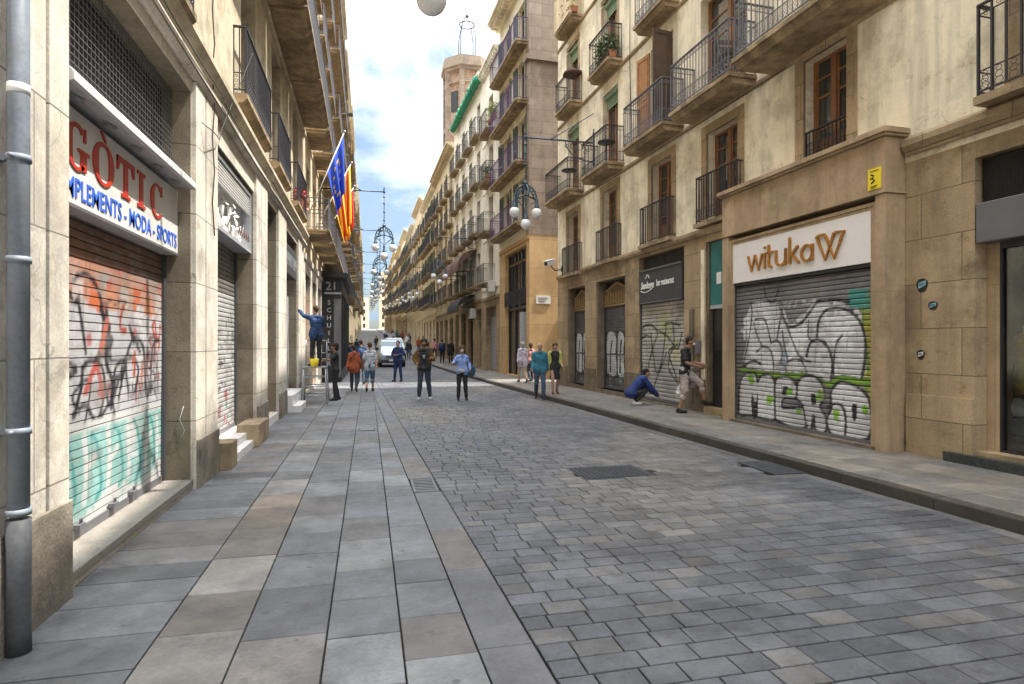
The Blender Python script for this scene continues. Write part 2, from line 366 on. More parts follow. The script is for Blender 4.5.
# ------------------------------------------------------------------ street geometry
def g(Y):
    if Y < 30: return 0.
    if Y < 65: return .0006 * (Y - 30) ** 2
    return .735 + .042 * (min(Y, 205) - 65)
def XR(Y): return 7.65 - .03 * Y if Y < 45 else 6.3 - .011 * (Y - 45)
def XK(Y): return 5.62 - .029 * Y if Y < 45 else 4.315 - .011 * (Y - 45)
def XB(Y): return .96 - .0235 * Y if Y < 30 else .255
XL = -1.935
def sheet(name, xa, xb, Y0, Y1, dz, m, step=3.):
    mb = MB(); n = max(1, int((Y1 - Y0) / step)); vs = []
    for i in range(n + 1):
        Y = Y0 + (Y1 - Y0) * i / n
        vs += [(xa(Y), Y, g(Y) + dz), (xb(Y), Y, g(Y) + dz)]
    mb.add(vs, [(2 * i, 2 * i + 1, 2 * i + 3, 2 * i + 2) for i in range(n)])
    return tag(mb.build(name, m), kind='structure')
gm = MB()
xs = [-400, -60, -12, 12, 60, 400]; ys = [-300, -40, 0, 30] + [30 + 5 * i for i in range(1, 36)] + [300, 600]
vs = [(x, y, g(y) - .09) for y in ys for x in xs]; nx = len(xs)
gm.add(vs, [(j * nx + i, j * nx + i + 1, (j + 1) * nx + i + 1, (j + 1) * nx + i) for j in range(len(ys) - 1) for i in range(nx - 1)])
tag(gm.build('ground', 'ground'), kind='structure')
def slab_piece(V, F, C, q, z, h, ch, col):
    """q: 4 corner xy ccw, bevelled stone"""
    cx = sum(p[0] for p in q) / 4; cy = sum(p[1] for p in q) / 4; b = len(V)
    zt = [z + random.uniform(-.0008, .0008) for _ in range(4)]
    for p in q: V.append((p[0], p[1], z - h))
    for p, t in zip(q, zt): V.append((p[0], p[1], t - ch))
    for p, t in zip(q, zt):
        dx, dy = cx - p[0], cy - p[1]; d = math.hypot(dx, dy); V.append((p[0] + dx / d * ch * 1.6, p[1] + dy / d * ch * 1.6, t))
    C += [col] * 12
    for k in range(4):
        k2 = (k + 1) % 4
        F.append((b + k, b + k2, b + 4 + k2, b + 4 + k)); F.append((b + 4 + k, b + 4 + k2, b + 8 + k2, b + 8 + k))
    F.append((b + 8, b + 9, b + 10, b + 11))
def color_mesh(name, V, F, C, m, parent=None, smooth=False):
    me = bpy.data.meshes.new(name); me.from_pydata(V, [], F); me.update()
    a = me.color_attributes.new('paint', 'FLOAT_COLOR', 'POINT')
    arr = np.ones((len(V), 4), np.float32); arr[:, :3] = np.array(C, np.float32).reshape(-1, 3); a.data.foreach_set('color', arr.ravel())
    if smooth: me.polygons.foreach_set('use_smooth', [True] * len(me.polygons))
    me.materials.append(MT[m]); return link(name, me, parent)
def jit(c, a): k = 1 + random.uniform(-a, a); return tuple(q * k for q in c)
# setts of the carriageway (real stones near, a sheet further off)
YE = 48.
V, F, C = [], [], []
y = -3.0
PAL0 = [(.205, .212, .228), (.225, .228, .235), (.185, .19, .205), (.25, .245, .235), (.27, .245, .20), (.225, .205, .18), (.30, .30, .295)]
holes = [(2.55, 3.5, 6.85, 7.6), (4.95, 5.3, 6.6, 7.3)]
while y < YE:
    rh = .170 + random.uniform(-.005, .006)
    x = XB(y) + .004; end = XK(y) - .16
    x0 = x; first = random.uniform(.5, 1)
    while x < end - .05:
        w = random.uniform(.20, .33) * first; first = 1
        if end - x - w < .12: w = end - x
        x2 = x + w
        if not any(a < (x + x2) / 2 < b and c < y + rh / 2 < d for a, b, c, d in holes):
            gp = .0042; j = lambda: random.uniform(-.0015, .0015)
            gy = .006; q = [(x + gp + j(), y + gy + j()), (x2 - gp + j(), y + gy + j()), (x2 - gp + j(), y + rh - gy + j()), (x + gp + j(), y + rh - gy + j())]
            zc = g(y) + random.uniform(-.0010, .0012) + .006 * math.sin(y * .8) * math.sin(x * 1.1)
            k1 = .5 + .5 * math.sin(x * 1.3 + 1.7 * math.sin(y * .33) + 2); k2 = .5 + .5 * math.sin(y * .9 + 2.1 * math.sin(x * .7)); wm = k1 * k2
            if random.random() < .12: wm = min(1, wm + .5)
            base = (.086 + .060 * wm, .090 + .046 * wm, .102 + .018 * wm); slab_piece(V, F, C, q, zc, .05, .0035, jit(base, .24))
        x = x2
    y += rh
tag(color_mesh('carriageway', V, F, C, 'setts'), kind='structure')
sheet('road_joint_bed', lambda Y: XL - .3, lambda Y: XK(Y) + .02, -3, YE, -.016, 'joint')
sheet('road', lambda Y: XL - .3, lambda Y: XK(Y) + .02, YE, 205, -.002, 'farroad')
# left pavement: long strips of pavers
V, F, C = [], [], []
SL = [(.135, .142, .152), (.155, .162, .172), (.118, .124, .134), (.20, .203, .205), (.155, .142, .132), (.145, .138, .135)]
strips = [(lambda Y: XL - .06, lambda Y: -1.155, .30, .44), (lambda Y: -1.155, lambda Y: -.69, .5, .8), (lambda Y: -.69, lambda Y: -.226, .45, .78),
          (lambda Y: -.226, lambda Y: .184, .42, .72), (lambda Y: .184, lambda Y: XB(Y) - .31, .42, .62)]
for si, (fa, fb, l0, l1) in enumerate(strips):
    y = -3 + random.random() * .4
    while y < YE:
        L = random.uniform(l0, l1); sw = random.choices(SL, [6, 6, 5, 3, 3, 2])[0]
        if si == 1 and 2.2 < y < 6.5: sw = random.choice([(.19, .158, .128), (.185, .165, .145), (.20, .19, .175)])
        if si == 1 and 6.5 < y < 13: sw = random.choice([(.21, .205, .195), (.19, .19, .19), (.17, .175, .18)])
        if si in (3, 4) and 2.7 < y + L / 2 < 3.4: sw = (.235, .24, .245)
        gp = .0048
        if not (si == 0 and 2.72 < y + L / 2 < 3.0 and False):
            slab_piece(V, F, C, [(fa(y) + gp, y + gp), (fb(y) - gp, y + gp), (fb(y + L) - gp, y + L - gp), (fa(y + L) + gp, y + L - gp)], g(y) + random.uniform(-.001, .002) + .004, .05, .003, jit(tuple(q * .92 for q in sw), .25))
        y += L
y = -3
while y < YE:      # edging stones beside the setts
    L = random.uniform(.85, 1.3)
    if not (6.72 < y + L and y < 7.5):
        slab_piece(V, F, C, [(XB(y) - .305, y + .004), (XB(y) - .004, y + .004), (XB(y + L) - .004, y + L - .004), (XB(y + L) - .305, y + L - .004)], g(y) + .003, .05, .004, jit(random.choice([(.115, .115, .125), (.135, .122, .112), (.105, .115, .13)]), .12))
    else:
        for ya, yb in ((y, 6.72), (7.42, y + L)):
            if yb - ya > .05: slab_piece(V, F, C, [(XB(ya) - .305, ya + .004), (XB(ya) - .004, ya + .004), (XB(yb) - .004, yb - .004), (XB(yb) - .305, yb - .004)], .003, .05, .004, (.12, .12, .125))
    y += L
tag(color_mesh('pavement', V, F, C, 'pavers'), kind='structure')
# gutter + right pavement + kerb
V, F, C = [], [], []
y = -3.2
while y < YE:
    L = random.uniform(.9, 1.2)
    slab_piece(V, F, C, [(XK(y) - .155, y + .004), (XK(y) - .005, y + .004), (XK(y + L) - .005, y + L - .004), (XK(y + L) - .155, y + L - .004)], g(y) + .000, .05, .004, jit((.12, .118, .115), .15))
    y += L
for a, b, l0, l1 in ((.17, .62, .5, .8), (.62, 1.07, .5, .8), (1.07, 1.52, .5, .8), (1.52, 2.6, .5, .8)):
    y = -3 + random.random() * .4
    while y < YE:
        L = random.uniform(l0, l1); gp = .0035
        e = lambda Y: min(XK(Y) + b, XR(Y) + .3)
        slab_piece(V, F, C, [(XK(y) + a + gp, y + gp), (e(y) - gp, y + gp), (e(y + L) - gp, y + L - gp), (XK(y + L) + a + gp, y + L - gp)], g(y) + .12 + random.uniform(-.001, .002), .05, .003, jit(random.choice([(.185, .165, .14), (.165, .15, .13), (.155, .148, .138), (.20, .178, .148)]), .10))
        y += L
tag(color_mesh('pavement', V, F, C, 'pavers'), kind='structure')
sheet('pavement_bed', lambda Y: XK(Y) + .16, lambda Y: XR(Y) + .6, -3, YE, .105, 'joint')
sheet('pavement', lambda Y: XK(Y) + .16, lambda Y: XR(Y) + .6, YE, 205, .118, 'farroad')
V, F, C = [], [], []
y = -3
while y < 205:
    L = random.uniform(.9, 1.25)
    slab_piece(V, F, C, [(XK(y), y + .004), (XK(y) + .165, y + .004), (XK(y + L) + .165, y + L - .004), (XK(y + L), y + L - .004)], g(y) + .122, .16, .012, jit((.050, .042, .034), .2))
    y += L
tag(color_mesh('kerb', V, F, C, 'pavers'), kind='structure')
# cross street paving
cs = MB(); cs.add([(6.7, 21.0, .112), (60, 19.0, .112), (60, 26.0, .112), (6.7, 26.0, .112)], [(0, 1, 2, 3)])
tag(cs.build('side_street', 'farroad'), kind='structure')

# street ironwork set into the paving
def drain(name, x0, x1, y0, y1, z, along, label, n=9, gmat='cast'):
    m = MB(); t = .025
    m.box(x0, x1, y0, y0 + t, z - .03, z); m.box(x0, x1, y1 - t, y1, z - .03, z); m.box(x0, x0 + t, y0 + t, y1 - t, z - .03, z); m.box(x1 - t, x1, y0 + t, y1 - t, z - .03, z)
    if along == 'x':
        for i in range(n):
            c = y0 + t + (y1 - y0 - 2 * t) * (i + .5) / n; m.box(x0 + t, x1 - t, c - .020, c + .020, z - .02, z - .002)
    else:
        for i in range(n):
            c = x0 + t + (x1 - x0 - 2 * t) * (i + .5) / n; m.box(c - .010, c + .010, y0 + t, y1 - t, z - .025, z - .003)
    cx, cy = (x0 + x1) / 2, (y0 + y1) / 2
    r = empty(name, (cx, cy, z - .03), 0, label, 'drain grate')
    shift(m, -cx, -cy, -(z - .03)); m.build('grate', gmat, r)
    p = MB().box(x0 + t, x1 - t, y0 + t, y1 - t, z - .16, z - .10); shift(p, -cx, -cy, -(z - .03)); p.build('pit', 'black', r)
drain('drain_grate', XB(7) - .30, XB(7) - .02, 6.74, 7.40, .004, 'x', 'small slotted iron drain in the left edging strip beside the setts', 8, 'grey')
drain('drain_grate', XK(7) - .45, XK(7) - .01, 6.55, 7.35, .018, 'x', 'slotted iron gully grate against the right kerb', 12)
mh = empty('manhole_cover', (3.03, 7.22, -.02), 0, 'large dark iron manhole cover set among the setts in mid road', 'manhole cover')
m = MB().box(-.47, .47, -.37, .37, 0, .022); m.build('frame', 'cast', mh)
m = MB()
for i in range(14):
    for j in range(10):
        m.box(-.44 + i * .063, -.44 + i * .063 + .045, -.33 + j * .066, -.33 + j * .066 + .048, .023, .032)
m.build('cover', 'cast', mh)
for (x, y, w, l, lb) in ((-1.47, 3.02, .17, .2, 'small square grey access cover in the near left pavement'), (-.02, 11.9, .3, .42, 'grey metal access cover in the left pavement, further along')):
    c = empty('access_cover', (x, y, .0), 0, lb, 'access cover')
    MB().box(-w / 2, w / 2, -l / 2, l / 2, 0, .011).build('plate', 'cast', c); MB().box(-w / 2 + .012, w / 2 - .012, -l / 2 + .012, l / 2 - .012, .0, .0135).build('lid', 'grey', c)
# ------------------------------------------------------------------ facades
def wall_mb(u0, u1, z0, z1, holes, rev=.3, top=True, back=9., left=True, right=True):
    """front sheet at y=0 with rectangular holes (a,b,c,d) = u,u,z,z, reveals, sides and top"""
    mb = MB()
    us = sorted({u0, u1} | {min(max(v, u0), u1) for h in holes for v in h[:2]}); zs = sorted({z0, z1} | {min(max(v, z0), z1) for h in holes for v in h[2:]})
    # big cells split so that bump/stains have no long slivers
    idx = {}
    def vid(u, z):
        k = (round(u, 4), round(z, 4))
        if k not in idx: idx[k] = len(mb.v); mb.v.append((u, 0, z))
        return idx[k]
    for i in range(len(us) - 1):
        for j in range(len(zs) - 1):
            cu, cz = (us[i] + us[i + 1]) / 2, (zs[j] + zs[j + 1]) / 2
            if any(h[0] < cu < h[1] and h[2] < cz < h[3] for h in holes): continue
            mb.f.append((vid(us[i], zs[j]), vid(us[i + 1], zs[j]), vid(us[i + 1], zs[j + 1]), vid(us[i], zs[j + 1]))); mb.smooth.append(False)
    for a, b, c, d in holes:
        a, b, c, d = max(a, u0), min(b, u1), max(c, z0), min(d, z1)
        mb.add([(a, 0, c), (a, rev, c), (a, rev, d), (a, 0, d)], [(0, 1, 2, 3)])
        mb.add([(b, 0, c), (b, rev, c), (b, rev, d), (b, 0, d)], [(3, 2, 1, 0)])
        mb.add([(a, 0, d), (a, rev, d), (b, rev, d), (b, 0, d)], [(0, 1, 2, 3)])
        mb.add([(a, 0, c), (b, 0, c), (b, rev, c), (a, rev, c)], [(0, 1, 2, 3)])
    if left: mb.add([(u0, 0, z0), (u0, 0, z1), (u0, back, z1), (u0, back, z0)], [(0, 1, 2, 3)])
    if right: mb.add([(u1, 0, z0), (u1, back, z0), (u1, back, z1), (u1, 0, z1)], [(0, 1, 2, 3)])
    if back: mb.add([(u0, back, z0), (u1, back, z0), (u1, back, z1), (u0, back, z1)], [(3, 2, 1, 0)])
    if top: mb.add([(u0, 0, z1), (u1, 0, z1), (u1, back, z1), (u0, back, z1)], [(0, 1, 2, 3)])
    return mb
CACHE = {}
def cached(key, fn):
    if key not in CACHE: CACHE[key] = fn()
    return CACHE[key]
def window(parent, u, z, w, h, d=.22, m='wood', style='french', glass='glass'):
    """u = centre; d = depth of the frame in the reveal"""
    def f():
        a = MB(); t = .06
        a.box(-w / 2, -w / 2 + t, 0, .07, 0, h); a.box(w / 2 - t, w / 2, 0, .07, 0, h); a.box(-w / 2 + t, w / 2 - t, 0, .07, h - t, h); a.box(-w / 2 + t, w / 2 - t, 0, .07, 0, t)
        a.box(-.045, .045, -.012, .06, t, h - t)
        for s in (-1, 1):
            x0, x1 = (s * .045, s * (w / 2 - t))
            if x0 > x1: x0, x1 = x1, x0
            a.box(x0, x0 + .045, .008, .055, t, h - t); a.box(x1 - .045, x1, .008, .055, t, h - t)
            zz = [h * .31, h * .62, h * .8] if style == 'french' else [h * .5]
            for q in zz: a.box(x0 + .045, x1 - .045, .012, .05, q, q + .035)
            if style == 'french': a.box(x0 + .045, x1 - .045, .015, .045, t, h * .22)
        return a.mesh('window', m)
    def p():
        return MB().box(-w / 2 + .03, w / 2 - .03, .03, .09, .03, h - .03).mesh('pane', glass)
    o = link('window', cached(('w', w, h, m, style), f), parent, (u, d, z)); q = link('pane', cached(('p', w, h, glass), p), o)
    return o
def louvre_mb(w, h, t=.035):
    a = MB(); b = .055
    a.box(0, b, 0, t, 0, h); a.box(w - b, w, 0, t, 0, h); a.box(b, w - b, 0, t, 0, b); a.box(b, w - b, 0, t, h - b, h); a.box(b, w - b, 0, t, h * .48, h * .48 + b)
    z = b + .02
    while z < h - b - .03:
        if not (h * .46 < z < h * .48 + b): a.hexa([(b, .004, z), (w - b, .004, z), (w - b, .012, z), (b, .012, z), (b, .022, z + .038), (w - b, .022, z + .038), (w - b, .030, z + .038), (b, .030, z + .038)])
        z += .05
    return a
def shutters(parent, u, z, w, h, m, ang=150, y=-.02, sides=(-1, 1), panel=False):
    for s in sides:
        def f():
            if panel:
                a = MB(); W_ = w / 2; a.box(0, W_, 0, .03, 0, h)
                for z0, z1 in ((.08, h * .45), (h * .5, h - .08)):
                    for (q0, q1, r0, r1) in ((.06, .09, z0, z1), (W_ - .09, W_ - .06, z0, z1), (.09, W_ - .09, z0, z0 + .03), (.09, W_ - .09, z1 - .03, z1)): a.box(q0, q1, -.012, .042, r0, r1)
                me = a.mesh('shutter', m)
            else: me = louvre_mb(w / 2, h).mesh('shutter', m)
            return me
        o = link('shutter', cached(('s', w, h, m, panel), f), parent, (u + s * w / 2, y, z))
        # s=-1: hinged on the left, leaf extends to -x when fully open
        o.rotation_euler = (0, 0, R_(-ang) if s == -1 else R_(180 + ang))
def railing_mb(w, d, h, pitch=.115, scroll=True, bar=.0065, d0=-.02, sides=True, band=True):
    """rail standing on z=0, front at y=-d, runs x in +-w/2 ; returns to y=d0"""
    a = MB(); x0, x1 = -w / 2, w / 2
    def run(p0, p1):
        p0 = Vector(p0); p1 = Vector(p1); L = (p1 - p0).length; t = (p1 - p0) / L; n = max(1, round(L / pitch))
        nn = Vector((-t.y, t.x, 0))
        def bx(s0, s1, zz0, zz1, th):
            c = [p0 + t * s0 - nn * th, p0 + t * s1 - nn * th, p0 + t * s1 + nn * th, p0 + t * s0 + nn * th]
            a.hexa([(v.x, v.y, zz0) for v in c] + [(v.x, v.y, zz1) for v in c])
        bx(0, L, h - .022, h, .022); bx(0, L, .05, .068, .012)
        if band: bx(0, L, h - .13, h - .118, .008)
        if scroll: bx(0, L, .30, .312, .008)
        for i in range(n + 1):
            s = L * i / n; th = bar * (1.8 if i in (0, n) else 1); bx(max(0, s - th), min(L, s + th), 0 if i in (0, n) else .06, h - .02, th)
        if scroll:
            for i in range(n):
                sc = L * (i + .5) / n; r = L / n * .30
                for zc, rr in ((.115, r), (.19, r * .9), (.262, r * .7)):
                    pts = [p0 + t * (sc + rr * math.cos(q)) + Vector((0, 0, zc + rr * math.sin(q))) for q in [k * math.pi / 3 for k in range(6)]]
                    a.tube(pts, .0045, 3, closed=True, sm=False)
                if band:
                    pts = [p0 + t * (sc + .03 * math.cos(q)) + Vector((0, 0, h - .07 + .03 * math.sin(q))) for q in [k * math.pi / 3 for k in range(6)]]
                    a.tube(pts, .0045, 3, closed=True, sm=False)
    run((x0, -d, 0), (x1, -d, 0))
    if sides: run((x0, -d, 0), (x0, d0, 0)); run((x1, -d, 0), (x1, d0, 0))
    return a
def balcony(parent, u, z, w, d=.6, h=1.02, m='iron', sm='slab', th=.2, scroll=True, pitch=.115, moulded=True, inset=.04):
    """z = top of the slab"""
    def f():
        a = MB()
        if moulded:
            prof = [(0, 0), (-d, 0), (-d, -th * .4), (-d + .05, -th * .45), (-d + .06, -th * .6), (-d + .12, -th), (0, -th)]
            a.prism([(y, zz) for y, zz in prof], -w / 2, w / 2, axis='x')
            for s in (-1, 1): a.box(s * w / 2, s * (w / 2 + .035), -d - .0, 0, -th * .4, -.002)
        else: a.box(-w / 2, w / 2, -d, 0, -th, 0)
        return a.mesh('balcony', sm)
    o = link('balcony', cached(('b', w, d, th, sm, moulded), f), parent, (u, 0, z))
    def r(): return railing_mb(w - 2 * inset + .04, d - inset, h, pitch, scroll, d0=0).mesh('railing', m)
    link('railing', cached(('r', w, d, h, m, pitch, scroll), r), o, (0, 0, .004))
    return o
def surround(parent, u0, u1, z0, z1, t=.16, p=.035, m='stone_r', sill=True):
    a = MB(); a.box(u0 - t, u0, -p, .05, z0, z1 + t); a.box(u1, u1 + t, -p, .05, z0, z1 + t); a.box(u0, u1, -p - .002, .05, z1, z1 + t)
    if sill: a.box(u0 - t, u1 + t, -p - .05, .05, z0 - .1, z0)
    return a.build('window_surround', m, parent)
def blind(parent, u, ztop, w, drop=.5, m='blind'):
    def f():
        a = MB(); a.tube([(-w / 2, .0, -.08), (w / 2, .0, -.08)], .075, 10)
        n = 8
        for i in range(n): a.box(-w / 2 + .02, w / 2 - .02, .03 - .01 * (i % 2), .045, -.1 - drop * (i + 1) / n, -.1 - drop * i / n - .008)
        return a.mesh('roller_blind', m)
    return link('roller_blind', cached(('bl', w, drop, m), f), parent, (u, .10, ztop))
def cornice(parent, u0, u1, z, p=.45, h=.5, m='stone_r', dent=True):
    a = MB()
    a.prism([(.02, 0), (-p * .25, 0), (-p * .3, h * .3), (-p * .75, h * .5), (-p * .8, h * .7), (-p, h * .75), (-p, h), (.02, h)], u0, u1, axis='x')
    if dent:
        n = int((u1 - u0) / .35)
        for i in range(n):
            q = u0 + (u1 - u0) * (i + .5) / n; a.box(q - .07, q + .07, -p * .7, -.02, h * .12, h * .48)
    shift(a, 0, 0, z); return a.build('cornice', m, parent)

# paint on shutters -----------------------------------------------------------
def seg_dist(U, Z, pts):
    d = np.full(U.shape, 1e9)
    for (x0, y0), (x1, y1) in zip(pts[:-1], pts[1:]):
        dx, dy = x1 - x0, y1 - y0; L = dx * dx + dy * dy + 1e-12
        t = np.clip(((U - x0) * dx + (Z - y0) * dy) / L, 0, 1)
        d = np.minimum(d, np.hypot(U - x0 - t * dx, Z - y0 - t * dy))
    return d
def inside(U, Z, P):
    r = np.zeros(U.shape, bool); n = len(P)
    for i in range(n):
        x0, y0 = P[i]; x1, y1 = P[(i + 1) % n]
        c = ((y0 > Z) != (y1 > Z)) & (U < (x1 - x0) * (Z - y0) / (y1 - y0 + 1e-12) + x0); r ^= c
    return r
def vnoise(U, Z, s, seed=0):
    rs = np.random.RandomState(seed); G = rs.rand(64, 64)
    x, y = U * s + 100, Z * s + 100; xi, yi = np.floor(x).astype(int), np.floor(y).astype(int); fx, fy = x - xi, y - yi
    fx = fx * fx * (3 - 2 * fx); fy = fy * fy * (3 - 2 * fy)
    q = lambda a, b: G[a % 64, b % 64]
    return (q(xi, yi) * (1 - fx) + q(xi + 1, yi) * fx) * (1 - fy) + (q(xi, yi + 1) * (1 - fx) + q(xi + 1, yi + 1) * fx) * fy
def smooth_line(pts, n=5):
    """Catmull-Rom"""
    if len(pts) < 3: return pts
    P = [pts[0]] + list(pts) + [pts[-1]]; o = []
    for i in range(1, len(P) - 2):
        for k in range(n):
            t = k / n; p0, p1, p2, p3 = P[i - 1], P[i], P[i + 1], P[i + 2]
            o.append(tuple(.5 * (2 * p1[a] + (p2[a] - p0[a]) * t + (2 * p0[a] - 5 * p1[a] + 4 * p2[a] - p3[a]) * t * t + (3 * p1[a] - p0[a] - 3 * p2[a] + p3[a]) * t ** 3) for a in (0, 1)))
    o.append(pts[-1]); return o
class Paint:
    def __init__(s, U, Z, base): s.U, s.Z = U, Z; s.c = np.ones(U.shape + (3,)) * np.array(base)
    def put(s, mask, col): s.c = s.c * (1 - mask[..., None]) + np.array(col) * mask[..., None]
    def line(s, pts, col, w=.03, soft=.022, sm=True):
        pts = smooth_line(pts) if sm else pts
        d = seg_dist(s.U, s.Z, pts) + (vnoise(s.U, s.Z, 14, 3) - .5) * w * .35; s.put(np.clip((w / 2 - d) / soft + .5, 0, 1), col)
    def poly(s, P, col, amt=1., sm=True, rough=.02):
        P = smooth_line(list(P) + [P[0]]) if sm else P
        n1 = (vnoise(s.U, s.Z, 9, 5) - .5) * rough; n2 = (vnoise(s.U, s.Z, 9, 6) - .5) * rough
        s.put(inside(s.U + n1, s.Z + n2, P).astype(float) * amt, col)
    def blob(s, c, r, col, seed=1, amt=1.):
        d = np.hypot(s.U - c[0], s.Z - c[1]) + (vnoise(s.U, s.Z, 12, seed) - .5) * r * 1.6; s.put(np.clip((r - d) / .02, 0, 1) * amt, col)
def roller(parent, u0, u1, z0, z1, d, pitch, base, painter=None, res=.018, amp=.016, flat=False, seed=1, wear=1.):
    n = int((u1 - u0) / res) + 1
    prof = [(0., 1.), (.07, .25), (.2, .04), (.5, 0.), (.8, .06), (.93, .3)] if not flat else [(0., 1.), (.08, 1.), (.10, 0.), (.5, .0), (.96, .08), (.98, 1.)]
    res = min(res, .016); zs, dd, gr = [], [], []
    z = z0
    while z < z1 - .001:
        for t, q in prof:
            if z + t * pitch < z1: zs.append(z + t * pitch); dd.append(d + amp * q); gr.append(q)
        z += pitch
    us = np.linspace(u0, u1, n); Zs = np.array(zs); U, Z = np.meshgrid(us, Zs)
    P = Paint(U - u0, Z, base)
    P.c *= (.88 + .24 * vnoise(U, Z, 3, seed))[..., None]
    if painter: painter(P)
    P.c *= wear * (.78 + .4 * vnoise(U, Z, 2.1, seed + 30))[..., None]
    rs_ = random.Random(seed * 7 + 1)
    for _ in range(26):
        x = rs_.uniform(0, u1 - u0); z = rs_.uniform(z0 + .4, z1); P.line([(x, z), (x + rs_.uniform(-.01, .01), z - rs_.uniform(.1, .45))], (.10, .09, .08), .010)
    P.put(np.clip((vnoise(U - u0, Z, 7, seed + 9) * vnoise(U - u0, Z * .4, 2.2, seed + 4) - .42) * 4, 0, .5), (.20, .18, .16))
    P.put(np.clip((vnoise(U - u0, Z * 6, 9, seed + 12) - .78) * 5, 0, .6), (.30, .28, .26))
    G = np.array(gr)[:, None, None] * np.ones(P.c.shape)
    P.c = P.c * (1 - .72 * G ** 1.5)            # grooves between the slats darkened, their shade put into the colour
    rows = len(zs)
    DN = (vnoise(U, Z, 1.3, seed + 20) - .5) * .012 + (vnoise(U, Z, 4, seed + 21) - .5) * .005
    V = [(float(us[i]), dd[j] + float(DN[j, i]), zs[j]) for j in range(rows) for i in range(n)]
    F = [(j * n + i, j * n + i + 1, (j + 1) * n + i + 1, (j + 1) * n + i) for j in range(rows - 1) for i in range(n - 1)]
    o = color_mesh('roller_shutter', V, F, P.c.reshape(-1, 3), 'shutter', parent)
    a = MB(); a.box(u0 - .05, u0 + .012, d - .03, d + .06, z0, z1); a.box(u1 - .012, u1 + .05, d - .03, d + .06, z0, z1); a.build('guide_rail', 'charcoal', o)
    b = MB().box(u0 + .015, u1 - .015, d - .012, d + .02, z0 - .045, z0 + .03); b.build('bottom_bar', 'grey', o)
    MB().box(u0, u1, d + .05, d + .08, z0 - .05, z1).build('shutter_backing', 'black', o)
    return o

def building(name, label, side, Ya, Yb, zb=None, group=None):
    """Ya near end, Yb far end.  local x along the street (left to right as one faces the wall), local y into the wall"""
    if side == 'R':
        xa, xb = XR(Ya), XR(Yb); L = math.hypot(Yb - Ya, xa - xb); rz = math.atan2(Ya - Yb, xa - xb)
        o = empty(name, (xb, Yb, zb or 0), rz, label, 'building', group); U = lambda Y: (Yb - Y) * L / (Yb - Ya)
    else:
        L = Yb - Ya; o = empty(name, (XL, Ya, zb or 0), math.pi / 2, label, 'building', group); U = lambda Y: Y - Ya
    return o, U, L

